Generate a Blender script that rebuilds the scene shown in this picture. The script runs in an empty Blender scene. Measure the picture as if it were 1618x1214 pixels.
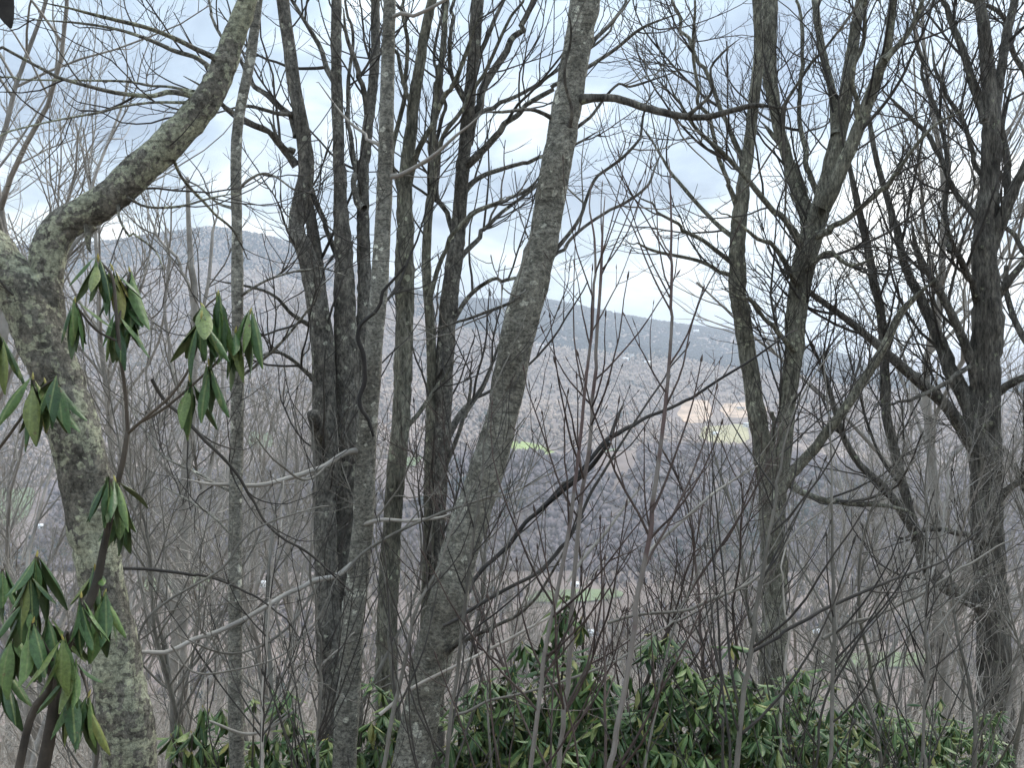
import bpy, math, random
import numpy as np
from mathutils import Vector, noise as mnoise

# ------------------------------------------------------------------ camera, sky, sun, exposure
scene = bpy.context.scene
COL = scene.collection
F, CX, CY = 1700.0, 809.0, 607.0          # focal length and centre of the photograph in its own pixels
cam_data = bpy.data.cameras.new("camera")
cam_data.sensor_width = 36.0
cam_data.lens = 36.0 * F / 1618.0
cam_data.clip_start = 0.05
cam_data.clip_end = 40000.0
cam = bpy.data.objects.new("camera", cam_data)
cam.rotation_euler = (math.radians(90), 0, 0)
COL.objects.link(cam)
scene.camera = cam

SUN_EL, SUN_AZ = math.radians(48), math.radians(38)     # azimuth clockwise from the viewing direction (+Y)
world = bpy.data.worlds.new("World")
scene.world = world
world.use_nodes = True
wt = world.node_tree
wt.nodes.clear()


def N(t, kind, **kw):
    n = t.nodes.new(kind)
    for k, v in kw.items():
        if k.startswith("_"):
            setattr(n, k[1:], v)
        else:
            n.inputs[k].default_value = v
    return n


def ramp(t, stops, interp="LINEAR"):
    n = t.nodes.new("ShaderNodeValToRGB")
    n.color_ramp.interpolation = interp
    e = n.color_ramp.elements
    while len(e) > 1:
        e.remove(e[-1])
    e[0].position, e[0].color = stops[0][0], (*stops[0][1], 1)
    for p, c in stops[1:]:
        x = e.new(p)
        x.color = (*c, 1)
    return n


def build_world():
    t = wt
    L = t.links.new
    out = N(t, "ShaderNodeOutputWorld")
    bg = N(t, "ShaderNodeBackground", Strength=1.0)
    sky = N(t, "ShaderNodeTexSky")
    sky.sky_type = "NISHITA"
    sky.sun_disc = False
    sky.sun_elevation = SUN_EL
    sky.sun_rotation = SUN_AZ
    sky.altitude = 900
    skys = N(t, "ShaderNodeVectorMath", _operation="SCALE", Scale=0.05)
    L(sky.outputs[0], skys.inputs[0])
    tc = N(t, "ShaderNodeTexCoord")
    sep = N(t, "ShaderNodeSeparateXYZ")
    L(tc.outputs["Generated"], sep.inputs[0])
    # flat cloud deck: divide the view direction by its height
    zc = N(t, "ShaderNodeMath", _operation="MAXIMUM")
    zc.inputs[1].default_value = 0.0
    L(sep.outputs[2], zc.inputs[0])
    zd = N(t, "ShaderNodeMath", _operation="ADD")
    zd.inputs[1].default_value = 0.34
    L(zc.outputs[0], zd.inputs[0])
    inv = N(t, "ShaderNodeMath", _operation="DIVIDE")
    inv.inputs[0].default_value = 1.0
    L(zd.outputs[0], inv.inputs[1])
    deck = N(t, "ShaderNodeVectorMath", _operation="SCALE")
    L(tc.outputs["Generated"], deck.inputs[0])
    L(inv.outputs[0], deck.inputs["Scale"])
    n1 = N(t, "ShaderNodeTexNoise", Scale=1.9, Detail=5.0, Roughness=0.56, Distortion=0.35)
    n2 = N(t, "ShaderNodeTexNoise", Scale=6.0, Detail=4.0, Roughness=0.6, Distortion=0.6)
    off = N(t, "ShaderNodeVectorMath", _operation="ADD")
    off.inputs[1].default_value = (3.7, 1.9, 8.4)
    L(deck.outputs[0], off.inputs[0])
    L(off.outputs[0], n1.inputs["Vector"])
    L(off.outputs[0], n2.inputs["Vector"])
    # cloud body: lit white to slate blue undersides
    body = ramp(t, [(0.40, (0.112, 0.143, 0.185)), (0.49, (0.172, 0.216, 0.262)), (0.57, (0.29, 0.33, 0.36)), (0.64, (0.49, 0.49, 0.475))])
    mixn = N(t, "ShaderNodeMath", _operation="MULTIPLY_ADD")
    mixn.inputs[1].default_value = 0.26
    sc = N(t, "ShaderNodeMath", _operation="MULTIPLY")
    sc.inputs[1].default_value = 0.77
    L(n1.outputs[0], sc.inputs[0])
    L(n2.outputs[0], mixn.inputs[0])
    L(sc.outputs[0], mixn.inputs[2])
    L(mixn.outputs[0], body.inputs[0])
    # warm white cloud bank low down
    low = ramp(t, [(0.0, (1.9, 1.76, 1.5)), (0.09, (1.6, 1.5, 1.34)), (0.2, (1, 1, 1))])
    L(sep.outputs[2], low.inputs[0])
    tint = N(t, "ShaderNodeMix", _data_type="RGBA", _blend_type="MULTIPLY")
    tint.inputs["Factor"].default_value = 1.0
    # an overcast sky grows brighter towards the zenith
    zen = N(t, "ShaderNodeMath", _operation="MULTIPLY_ADD")
    zen.inputs[1].default_value = 2.0
    zen.inputs[2].default_value = 1.0
    L(zc.outputs[0], zen.inputs[0])
    bz = N(t, "ShaderNodeVectorMath", _operation="SCALE")
    L(body.outputs[0], bz.inputs[0])
    L(zen.outputs[0], bz.inputs["Scale"])
    L(bz.outputs[0], tint.inputs["A"])
    L(low.outputs[0], tint.inputs["B"])
    # gaps of blue sky
    gap = ramp(t, [(0.36, (1, 1, 1)), (0.47, (0, 0, 0))])
    n3 = N(t, "ShaderNodeTexNoise", Scale=0.9, Detail=3.0, Roughness=0.5)
    off2 = N(t, "ShaderNodeVectorMath", _operation="ADD")
    off2.inputs[1].default_value = (11.2, 4.4, 2.0)
    L(deck.outputs[0], off2.inputs[0])
    L(off2.outputs[0], n3.inputs["Vector"])
    L(n3.outputs[0], gap.inputs[0])
    mx = N(t, "ShaderNodeMix", _data_type="RGBA")
    gm = N(t, "ShaderNodeMath", _operation="MULTIPLY")
    gm.inputs[1].default_value = 0.4
    L(gap.outputs[0], gm.inputs[0])
    L(gm.outputs[0], mx.inputs["Factor"])
    L(tint.outputs["Result"], mx.inputs["A"])
    L(skys.outputs[0], mx.inputs["B"])
    L(mx.outputs["Result"], bg.inputs[0])
    L(bg.outputs[0], out.inputs[0])


build_world()

sun_data = bpy.data.lights.new("sun", "SUN")
sun_data.energy = 1.5
sun_data.angle = math.radians(14)
sun_data.color = (1.0, 0.93, 0.83)
sun = bpy.data.objects.new("sun", sun_data)
sdir = Vector((math.sin(SUN_AZ) * math.cos(SUN_EL), math.cos(SUN_AZ) * math.cos(SUN_EL), math.sin(SUN_EL)))
sun.rotation_euler = sdir.to_track_quat("Z", "Y").to_euler()
sun.location = (0, 0, 60)
COL.objects.link(sun)

vs = scene.view_settings
vs.view_transform = "Standard"
vs.look = "None"
vs.exposure = 1.28
vs.gamma = 1.0
vs.use_curve_mapping = False
scene.cycles.use_denoising = True
scene.cycles.debug_use_spatial_splits = True
scene.cycles.use_light_tree = False
scene.cycles.adaptive_threshold = 0.03
scene.cycles.caustics_reflective = False
scene.cycles.caustics_refractive = False
scene.cycles.max_bounces = 3
scene.cycles.diffuse_bounces = 2
scene.cycles.glossy_bounces = 1
scene.cycles.transmission_bounces = 2
scene.cycles.volume_bounces = 1

rng = np.random.default_rng(7)
random.seed(7)


# ------------------------------------------------------------------ helpers
def at(px, py, d):
    """world point d metres ahead of the camera that the photograph shows at (px, py)"""
    return np.array([(px - CX) / F * d, d, (CY - py) / F * d])


def tag(o, label, cat=None, group=None, kind=None):
    o["label"] = label
    if cat:
        o["category"] = cat
    if group:
        o["group"] = group
    if kind:
        o["kind"] = kind
    return o


def empty(name, loc, label, cat, group=None):
    o = bpy.data.objects.new(name, None)
    o.empty_display_size = 0.2
    o.location = [float(v) for v in loc]
    COL.objects.link(o)
    return tag(o, label, cat, group)


def mesh_from(name, V, Fq=None, Ft=None, smooth=True, mat=None, cols=None):
    """mesh from numpy arrays of vertices, quads and triangles"""
    me = bpy.data.meshes.new(name)
    V = np.asarray(V, dtype=np.float32).reshape(-1, 3)
    me.vertices.add(len(V))
    me.vertices.foreach_set("co", V.ravel())
    parts, starts, tot = [], [], 0
    for Fa, k in ((Fq, 4), (Ft, 3)):
        if Fa is not None and len(Fa):
            Fa = np.asarray(Fa, dtype=np.int32).reshape(-1, k)
            parts.append(Fa.ravel())
            starts.append(np.arange(len(Fa), dtype=np.int32) * k + tot)
            tot += Fa.size
    li = np.concatenate(parts)
    st = np.concatenate(starts)
    me.loops.add(len(li))
    me.loops.foreach_set("vertex_index", li)
    me.polygons.add(len(st))
    me.polygons.foreach_set("loop_start", st)
    me.update(calc_edges=True)
    if smooth:
        me.polygons.foreach_set("use_smooth", np.ones(len(st), dtype=bool))
    if cols is not None:
        a = me.color_attributes.new("tone", "FLOAT_COLOR", "POINT")
        c4 = np.ones((len(V), 4), dtype=np.float32)
        c4[:, :3] = cols
        a.data.foreach_set("color", c4.ravel())
    if mat:
        me.materials.append(mat)
    me.validate()
    return me


def link(name, me, parent=None):
    o = bpy.data.objects.new(name, me)
    COL.objects.link(o)
    if parent:
        o.parent = parent
    return o


def norm(a):
    return a / np.maximum(np.linalg.norm(a, axis=-1, keepdims=True), 1e-9)


def tubes(P, R, k):
    """B branches of n points swept into k-sided tubes: vertices, quads"""
    B, n, _ = P.shape
    T = norm(np.gradient(P, axis=1))
    main = norm(P[:, -1] - P[:, 0])
    ref = np.zeros((B, 3))
    ref[np.arange(B), np.argmin(np.abs(main), axis=1)] = 1
    S = norm(np.cross(T, ref[:, None, :]))
    U = np.cross(S, T)
    a = np.arange(k) / k * 2 * np.pi
    V = P[:, :, None, :] + R[:, :, None, None] * (np.cos(a)[None, None, :, None] * S[:, :, None, :] + np.sin(a)[None, None, :, None] * U[:, :, None, :])
    base = (np.arange(B) * n * k)[:, None, None]
    i = np.arange(n - 1)[None, :, None] * k
    j = np.arange(k)[None, None, :]
    j2 = (np.arange(k) + 1) % k
    j2 = j2[None, None, :]
    q = np.stack([base + i + j, base + i + j2, base + i + k + j2, base + i + k + j], axis=-1)
    return V.reshape(-1, 3), q.reshape(-1, 4)


class Acc:
    def __init__(self):
        self.V, self.Q, self.T, self.C, self.n = [], [], [], [], 0

    def add(self, V, Q=None, T=None, C=None):
        V = np.asarray(V).reshape(-1, 3)
        if Q is not None and len(Q):
            self.Q.append(np.asarray(Q).reshape(-1, 4) + self.n)
        if T is not None and len(T):
            self.T.append(np.asarray(T).reshape(-1, 3) + self.n)
        if C is not None:
            self.C.append(np.asarray(C).reshape(-1, 3))
        self.V.append(V)
        self.n += len(V)

    def mesh(self, name, mat, smooth=True):
        return mesh_from(name, np.concatenate(self.V), np.concatenate(self.Q) if self.Q else None,
                         np.concatenate(self.T) if self.T else None, smooth, mat, np.concatenate(self.C) if self.C else None)


def resample(P, R, n):
    """Catmull-Rom through the traced points, n points evenly spaced"""
    P, R = np.asarray(P, float), np.asarray(R, float)
    Q = np.vstack([2 * P[0] - P[1], P, 2 * P[-1] - P[-2]])
    pts, rad = [], []
    for i in range(len(P) - 1):
        p0, p1, p2, p3 = Q[i:i + 4]
        t = np.linspace(0, 1, 12, endpoint=False)[:, None]
        pts.append(0.5 * (2 * p1 + (p2 - p0) * t + (2 * p0 - 5 * p1 + 4 * p2 - p3) * t ** 2 + (3 * p1 - p0 - 3 * p2 + p3) * t ** 3))
        rad.append(R[i] + (R[i + 1] - R[i]) * t[:, 0])
    pts = np.vstack(pts + [P[-1:]])
    rad = np.concatenate(rad + [R[-1:]])
    s = np.concatenate([[0], np.cumsum(np.linalg.norm(np.diff(pts, axis=0), axis=1))])
    u = np.linspace(0, s[-1], n)
    return np.stack([np.interp(u, s, pts[:, c]) for c in range(3)], 1), np.interp(u, s, rad), s[-1]


def grow(P, R, per_m, t0, t1, lmin, lmax, amin, amax, rr, npts, wander, up, rmin, g=None, droop_tip=0.0, flat=None):
    """children of B branches: positions along the parent, leaving at an angle, wandering and turning up to the light"""
    g = g or rng
    B, n, _ = P.shape
    seg = np.linalg.norm(np.diff(P, axis=1), axis=2).sum(1)
    cnt = g.poisson(np.maximum(per_m * seg * (t1 - t0), 0.0))
    idx = np.repeat(np.arange(B), cnt)
    M = len(idx)
    if M == 0:
        return np.zeros((0, npts, 3)), np.zeros((0, npts))
    t = g.uniform(t0, t1, M)
    u = np.clip(t * (n - 1), 0, n - 1.001)
    i = u.astype(int)
    f = (u - i)[:, None]
    pos = P[idx, i] * (1 - f) + P[idx, i + 1] * f
    tan = norm(P[idx, i + 1] - P[idx, i])
    r = R[idx, i]
    rv = g.normal(size=(M, 3))
    if flat is not None:
        rv[:, 1] *= flat
    perp = norm(rv - (rv * tan).sum(1, keepdims=True) * tan)
    a = g.uniform(amin, amax, M)[:, None]
    d = norm(np.cos(a) * tan + np.sin(a) * perp)
    ln = g.uniform(lmin, lmax, M) * (1.0 - 0.45 * t)
    step = (ln / (npts - 1))[:, None]
    out = np.zeros((M, npts, 3))
    out[:, 0] = pos
    for s in range(1, npts):
        out[:, s] = out[:, s - 1] + d * step
        d = norm(d + g.normal(size=(M, 3)) * wander + np.array([0, 0, up - droop_tip * s / npts]))
    r0 = np.maximum(np.minimum(r * rr, ln * 0.006 + rmin), rmin)
    R2 = r0[:, None] * np.linspace(1, 0.4, npts)[None, :]
    return out, np.maximum(R2, rmin * 0.62)


# ------------------------------------------------------------------ materials
def new_mat(name):
    m = bpy.data.materials.new(name)
    m.use_nodes = True
    t = m.node_tree
    return m, t, t.nodes["Principled BSDF"], t.links.new


def bark_mat(name, dark, mid, pale, lichen, lichen_amt, scale=9.0, bump=0.5, stretch=0.35):
    m, t, b, L = new_mat(name)
    tc = N(t, "ShaderNodeTexCoord")
    mp = N(t, "ShaderNodeMapping")
    mp.inputs["Scale"].default_value = (1, 1, stretch)
    L(tc.outputs["Object"], mp.inputs[0])
    n1 = N(t, "ShaderNodeTexNoise", Scale=scale, Detail=8.0, Roughness=0.68)
    n2 = N(t, "ShaderNodeTexNoise", Scale=scale * 3.4, Detail=6.0, Roughness=0.75)
    n3 = N(t, "ShaderNodeTexNoise", Scale=scale * 0.24, Detail=3.0)
    L(mp.outputs[0], n1.inputs["Vector"])
    L(mp.outputs[0], n2.inputs["Vector"])
    L(tc.outputs["Object"], n3.inputs["Vector"])
    r = ramp(t, [(0.30, dark), (0.50, mid), (0.72, pale)])
    L(n1.outputs[0], r.inputs[0])
    # blotches of lichen: own outlines, broken up by fine noise
    v = N(t, "ShaderNodeTexNoise", Scale=scale * 1.9, Detail=4.0, Roughness=0.55, Distortion=0.4)
    L(tc.outputs["Object"], v.inputs["Vector"])
    ad = N(t, "ShaderNodeMath", _operation="MULTIPLY_ADD")
    ad.inputs[1].default_value = 0.95
    L(n3.outputs[0], ad.inputs[0])
    L(v.outputs[0], ad.inputs[2])
    c = 1.15 - 0.09 * lichen_amt
    lr = ramp(t, [(c - 0.06, (0, 0, 0)), (c, (1, 1, 1))])
    L(ad.outputs[0], lr.inputs[0])
    mx = N(t, "ShaderNodeMix", _data_type="RGBA")
    mx.inputs["B"].default_value = (*lichen, 1)
    L(lr.outputs[0], mx.inputs["Factor"])
    L(r.outputs[0], mx.inputs["A"])
    # crisp pale rosettes, each with its own size, gathered in zones
    dn = N(t, "ShaderNodeTexNoise", Scale=scale * 2.2, Detail=3.0)
    L(tc.outputs["Object"], dn.inputs["Vector"])
    dv = N(t, "ShaderNodeVectorMath", _operation="SCALE", Scale=0.055)
    L(dn.outputs["Color"], dv.inputs[0])
    da = N(t, "ShaderNodeVectorMath", _operation="ADD")
    L(tc.outputs["Object"], da.inputs[0])
    L(dv.outputs[0], da.inputs[1])
    vo = N(t, "ShaderNodeTexVoronoi", Scale=scale * 1.05)
    L(da.outputs[0], vo.inputs["Vector"])
    sx = N(t, "ShaderNodeSeparateXYZ")
    L(vo.outputs["Color"], sx.inputs[0])
    zn = N(t, "ShaderNodeMath", _operation="MULTIPLY_ADD")
    zn.inputs[1].default_value = 1.1
    zn.inputs[2].default_value = -0.86 + 0.13 * lichen_amt
    L(n3.outputs[0], zn.inputs[0])
    rs = N(t, "ShaderNodeMath", _operation="MULTIPLY_ADD")
    rs.inputs[1].default_value = 0.55
    L(sx.outputs[0], rs.inputs[0])
    L(zn.outputs[0], rs.inputs[2])
    df = N(t, "ShaderNodeMath", _operation="SUBTRACT")
    L(rs.outputs[0], df.inputs[0])
    L(vo.outputs["Distance"], df.inputs[1])
    lf = ramp(t, [(0.0, (0, 0, 0)), (0.045, (1, 1, 1))])
    L(df.outputs[0], lf.inputs[0])
    mx2 = N(t, "ShaderNodeMix", _data_type="RGBA")
    mx2.inputs["B"].default_value = (*[min(v * 1.25, 0.6) for v in lichen], 1)
    L(lf.outputs[0], mx2.inputs["Factor"])
    L(mx.outputs["Result"], mx2.inputs["A"])
    mx = mx2
    fine = ramp(t, [(0.38, (0.42, 0.42, 0.41)), (0.50, (0.95, 0.95, 0.95)), (0.62, (1.5, 1.48, 1.42))])
    L(n2.outputs[0], fine.inputs[0])
    mu = N(t, "ShaderNodeMix", _data_type="RGBA", _blend_type="MULTIPLY")
    mu.inputs["Factor"].default_value = 1.0
    L(mx.outputs["Result"], mu.inputs["A"])
    L(fine.outputs[0], mu.inputs["B"])
    # dark lenticels and scars running round the stem, and broad patches of darker, wetter bark
    mp2 = N(t, "ShaderNodeMapping")
    mp2.inputs["Scale"].default_value = (0.7, 0.7, 5.5) if stretch > 0.7 else (3.0, 3.0, 0.35)
    L(tc.outputs["Object"], mp2.inputs[0])
    n4 = N(t, "ShaderNodeTexNoise", Scale=scale * 0.9, Detail=3.0, Roughness=0.6)
    L(mp2.outputs[0], n4.inputs["Vector"])
    sc4 = ramp(t, [(0.33, (0.58, 0.57, 0.56)), (0.43, (1, 1, 1))])
    L(n4.outputs[0], sc4.inputs[0])
    n5 = N(t, "ShaderNodeTexNoise", Scale=2.1, Detail=3.0)
    L(tc.outputs["Object"], n5.inputs["Vector"])
    sc5 = ramp(t, [(0.35, (0.66, 0.64, 0.62)), (0.6, (1.12, 1.12, 1.12))])
    L(n5.outputs[0], sc5.inputs[0])
    mu4 = N(t, "ShaderNodeMix", _data_type="RGBA", _blend_type="MULTIPLY")
    mu4.inputs["Factor"].default_value = 1.0
    L(mu.outputs["Result"], mu4.inputs["A"])
    L(sc4.outputs[0], mu4.inputs["B"])
    mu5 = N(t, "ShaderNodeMix", _data_type="RGBA", _blend_type="MULTIPLY")
    mu5.inputs["Factor"].default_value = 1.0
    L(mu4.outputs["Result"], mu5.inputs["A"])
    L(sc5.outputs[0], mu5.inputs["B"])
    L(mu5.outputs["Result"], b.inputs["Base Color"])
    b.inputs["Roughness"].default_value = 0.9
    b.inputs["Specular IOR Level"].default_value = 0.2
    bp = N(t, "ShaderNodeBump", Strength=min(bump * 1.3, 1.0), Distance=0.03)
    sm = N(t, "ShaderNodeMath", _operation="ADD")
    L(n1.outputs[0], sm.inputs[0])
    L(n2.outputs[0], sm.inputs[1])
    L(sm.outputs[0], bp.inputs["Height"])
    L(bp.outputs[0], b.inputs["Normal"])
    return m


def twig_mat(name, c1, c2, rough=0.75):
    m, t, b, L = new_mat(name)
    tc = N(t, "ShaderNodeTexCoord")
    n1 = N(t, "ShaderNodeTexNoise", Scale=2.3, Detail=6.0, Roughness=0.7)
    L(tc.outputs["Object"], n1.inputs["Vector"])
    r = ramp(t, [(0.36, c1), (0.64, c2)])
    L(n1.outputs[0], r.inputs[0])
    L(r.outputs[0], b.inputs["Base Color"])
    b.inputs["Roughness"].default_value = rough
    b.inputs["Specular IOR Level"].default_value = 0.25
    return m


M_BEECH = bark_mat("grey lichened bark", (0.095, 0.093, 0.08), (0.235, 0.23, 0.198), (0.36, 0.352, 0.305), (0.42, 0.42, 0.365), 0.95, 15, 0.6, 1.25)
M_MOSSY = bark_mat("bark with pale green lichen", (0.085, 0.08, 0.066), (0.205, 0.195, 0.165), (0.31, 0.298, 0.25), (0.38, 0.39, 0.29), 1.05, 14, 0.9, 0.9)
M_GREY = bark_mat("smooth grey bark", (0.11, 0.108, 0.094), (0.215, 0.21, 0.185), (0.32, 0.315, 0.275), (0.40, 0.40, 0.35), 1.0, 16, 0.4, 1.3)
M_DARK = bark_mat("dark furrowed bark", (0.045, 0.043, 0.039), (0.125, 0.118, 0.105), (0.24, 0.23, 0.20), (0.19, 0.20, 0.15), 0.5, 13, 1.0, 0.22)
M_OLIVE = bark_mat("greenish lichened bark", (0.075, 0.074, 0.06), (0.19, 0.185, 0.15), (0.32, 0.315, 0.255), (0.32, 0.33, 0.25), 1.0, 13, 0.8, 0.3)
M_CLUSTER = bark_mat("grey furrowed bark", (0.055, 0.053, 0.048), (0.165, 0.157, 0.14), (0.30, 0.288, 0.25), (0.33, 0.335, 0.28), 0.85, 14, 1.0, 0.6)
M_TWIG = twig_mat("grey brown twig", (0.09, 0.083, 0.071), (0.22, 0.205, 0.178))
M_TWIGDK = twig_mat("dark twig", (0.028, 0.025, 0.023), (0.075, 0.068, 0.06))
M_RED = twig_mat("red brown sapling bark", (0.09, 0.058, 0.052), (0.20, 0.165, 0.145))
def young_bark(name):
    """grey brown below, young red wood towards the tips"""
    m, t, b, L = new_mat(name)
    tc = N(t, "ShaderNodeTexCoord")
    sp = N(t, "ShaderNodeSeparateXYZ")
    L(tc.outputs["Object"], sp.inputs[0])
    n1 = N(t, "ShaderNodeTexNoise", Scale=6.0, Detail=5.0)
    L(tc.outputs["Object"], n1.inputs["Vector"])
    ma = N(t, "ShaderNodeMath", _operation="MULTIPLY_ADD")
    ma.inputs[1].default_value = 0.13
    L(sp.outputs[2], ma.inputs[0])
    L(n1.outputs[0], ma.inputs[2])
    r = ramp(t, [(0.35, (0.24, 0.215, 0.188)), (0.8, (0.165, 0.145, 0.128)), (1.1 / 1.2, (0.10, 0.066, 0.06))])
    L(ma.outputs[0], r.inputs[0])
    L(r.outputs[0], b.inputs["Base Color"])
    b.inputs["Roughness"].default_value = 0.7
    return m


M_RED = young_bark("sapling bark")
M_SHRUB = twig_mat("red brown twig", (0.035, 0.025, 0.022), (0.105, 0.078, 0.068))
M_PALE = twig_mat("bleached dead wood", (0.20, 0.185, 0.16), (0.40, 0.375, 0.335))
M_BRUSH = twig_mat("pale brush stems", (0.25, 0.225, 0.195), (0.50, 0.46, 0.41))
M_BG = twig_mat("grey background bark", (0.19, 0.177, 0.158), (0.38, 0.355, 0.32))
M_BLACK = twig_mat("blackened wood", (0.012, 0.011, 0.011), (0.04, 0.036, 0.033))


def leaf_mat(name, stops, attr=False):
    m, t, b, L = new_mat(name)
    oi = N(t, "ShaderNodeObjectInfo")
    src = oi.outputs["Random"]
    if attr:
        at_ = N(t, "ShaderNodeAttribute")
        at_.attribute_name = "tone"
        src = at_.outputs["Fac"]
    r = ramp(t, stops)
    L(src, r.inputs[0])
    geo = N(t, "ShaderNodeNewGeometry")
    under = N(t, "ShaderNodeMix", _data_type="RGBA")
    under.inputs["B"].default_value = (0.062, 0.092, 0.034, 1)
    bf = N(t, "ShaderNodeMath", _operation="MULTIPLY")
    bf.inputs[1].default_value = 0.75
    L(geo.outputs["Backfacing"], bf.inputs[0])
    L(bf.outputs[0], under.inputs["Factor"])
    tc = N(t, "ShaderNodeTexCoord")
    n1 = N(t, "ShaderNodeTexNoise", Scale=14.0, Detail=4.0)
    L(tc.outputs["Object"], n1.inputs["Vector"])
    fr = ramp(t, [(0.3, (0.72, 0.72, 0.72)), (0.7, (1.25, 1.25, 1.2))])
    L(n1.outputs[0], fr.inputs[0])
    mu = N(t, "ShaderNodeMix", _data_type="RGBA", _blend_type="MULTIPLY")
    mu.inputs["Factor"].default_value = 1.0
    if attr:
        L(r.outputs[0], mu.inputs["A"])
    else:
        # pale midrib along the blade and a few brown blemishes
        sp = N(t, "ShaderNodeSeparateXYZ")
        L(tc.outputs["Object"], sp.inputs[0])
        ab = N(t, "ShaderNodeMath", _operation="ABSOLUTE")
        L(sp.outputs[1], ab.inputs[0])
        rib = ramp(t, [(0.008, (1, 1, 1)), (0.022, (0, 0, 0))])
        L(ab.outputs[0], rib.inputs[0])
        mr = N(t, "ShaderNodeMix", _data_type="RGBA")
        mr.inputs["B"].default_value = (0.16, 0.20, 0.07, 1)
        rf = N(t, "ShaderNodeMath", _operation="MULTIPLY")
        rf.inputs[1].default_value = 0.7
        L(rib.outputs[0], rf.inputs[0])
        L(rf.outputs[0], mr.inputs["Factor"])
        L(r.outputs[0], mr.inputs["A"])
        n7 = N(t, "ShaderNodeTexNoise", Scale=7.0, Detail=3.0, _noise_dimensions="4D")
        L(tc.outputs["Object"], n7.inputs["Vector"])
        wv = N(t, "ShaderNodeMath", _operation="MULTIPLY")
        wv.inputs[1].default_value = 40.0
        L(oi.outputs["Random"], wv.inputs[0])
        L(wv.outputs[0], n7.inputs["W"])
        bl = ramp(t, [(0.66, (0, 0, 0)), (0.72, (1, 1, 1))])
        L(n7.outputs[0], bl.inputs[0])
        mb = N(t, "ShaderNodeMix", _data_type="RGBA")
        mb.inputs["B"].default_value = (0.10, 0.07, 0.03, 1)
        L(bl.outputs[0], mb.inputs["Factor"])
        L(mr.outputs["Result"], mb.inputs["A"])
        L(mb.outputs["Result"], mu.inputs["A"])
    L(fr.outputs[0], mu.inputs["B"])
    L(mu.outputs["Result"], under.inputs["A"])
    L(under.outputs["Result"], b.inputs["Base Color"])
    b.inputs["Roughness"].default_value = 0.48
    b.inputs["Specular IOR Level"].default_value = 0.38
    bp = N(t, "ShaderNodeBump", Strength=0.25, Distance=0.01)
    L(n1.outputs[0], bp.inputs["Height"])
    L(bp.outputs[0], b.inputs["Normal"])
    return m


LEAF_STOPS = [(0.0, (0.024, 0.058, 0.02)), (0.5, (0.056, 0.112, 0.033)), (0.8, (0.105, 0.165, 0.045)), (0.94, (0.13, 0.16, 0.045)), (1.0, (0.21, 0.19, 0.05))]
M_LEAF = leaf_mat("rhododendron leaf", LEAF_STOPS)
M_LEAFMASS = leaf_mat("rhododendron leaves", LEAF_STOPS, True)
M_BUD = twig_mat("yellow green bud", (0.32, 0.26, 0.07), (0.42, 0.40, 0.16))
M_RSTEM = twig_mat("rhododendron stem", (0.035, 0.03, 0.025), (0.12, 0.10, 0.08))


# ------------------------------------------------------------------ land: heights along bearings
def ground_z(x, y):
    y = np.asarray(y, float)
    x = np.asarray(x, float)
    f = np.where(y > 0, -1.45 - 0.295 * y - 0.00016 * y * y, -1.45 - 0.10 * y)
    return f + 0.12 * np.sin(x * 0.9 + 1.0) * np.sin(y * 0.7) + 0.02 * x


KPX = np.array([-1400, -300, 0, 190, 330, 420, 520, 620, 700, 780, 860, 960, 1100, 1240, 1330, 1400, 1500, 1618, 2000, 3000], float)


def col(d):
    xs = sorted(d)
    return np.interp(KPX, xs, [d[k] for k in xs])


KD = [330, 700, 1500, 1900, 2250, 3000, 4000, None, 8200, 13000, 16000]
crest_d = col({-300: 4700, 420: 4700, 620: 5000, 740: 5900, 1618: 6200})


def zof(pycol, d):
    return (CY - pycol) / F * d


Z = []
Z.append(np.full(len(KPX), -118.0))
Z.append(np.full(len(KPX), -262.0))
Z.append(np.full(len(KPX), -258.0))
hill_py = col({-1400: 800, 0: 795, 300: 770, 500: 735, 700: 722, 860: 716, 1150: 714, 1300: 738, 1450: 775, 1618: 790, 3000: 800})
Z.append(zof(hill_py, 1900))
Z.append(zof(hill_py, 1900) - col({0: 5, 500: 20, 860: 36, 1300: 36, 1618: 20}))
Z.append(zof(col({-1400: 640, 0: 600, 400: 600, 700: 622, 900: 640, 1150: 642, 1400: 655, 1618: 668, 3000: 670}), 3000))
Z.append(zof(col({-1400: 500, 0: 462, 330: 442, 520: 468, 700: 520, 860: 548, 1000: 569, 1150: 590, 1300: 607, 1618: 634, 3000: 640}), 4000))
Z.append(zof(col({-1400: 430, -300: 402, 0: 393, 190: 383, 330: 364, 420: 377, 520: 408, 620: 440, 700: 470, 740: 475, 860: 477, 960: 498,
                  1100: 519, 1240: 538, 1330: 561, 1400: 592, 1500: 602, 1618: 604, 3000: 600}), crest_d))
Z.append(Z[7] - 320)
Z.append(zof(col({-1400: 560, 1100: 570, 1240: 556, 1310: 553, 1400: 574, 1450: 562, 1560: 541, 1618: 548, 2000: 560, 3000: 560}), 13000))
Z.append(np.full(len(KPX), -250.0))
ZT = np.array(Z)                                       # knots by bearing
DT = np.array([np.full(len(KPX), k) if k else crest_d for k in KD])


def smooth_interp(dq, D, Zc):
    i = np.clip(np.searchsorted(D, dq, side="right") - 1, 0, len(D) - 2)
    t = np.clip((dq - D[i]) / (D[i + 1] - D[i]), 0, 1)
    t2 = t * 0.45 + 0.55 * t * t * (3 - 2 * t)
    return Zc[i] + (Zc[i + 1] - Zc[i]) * t2


def fbm2(x, y, s, oct=4, seed=0):
    v = 0.0
    a = 0.5
    for o in range(oct):
        v += a * mnoise.noise((x * s, y * s, seed + o * 7.3))
        s *= 2.1
        a *= 0.5
    return v


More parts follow.
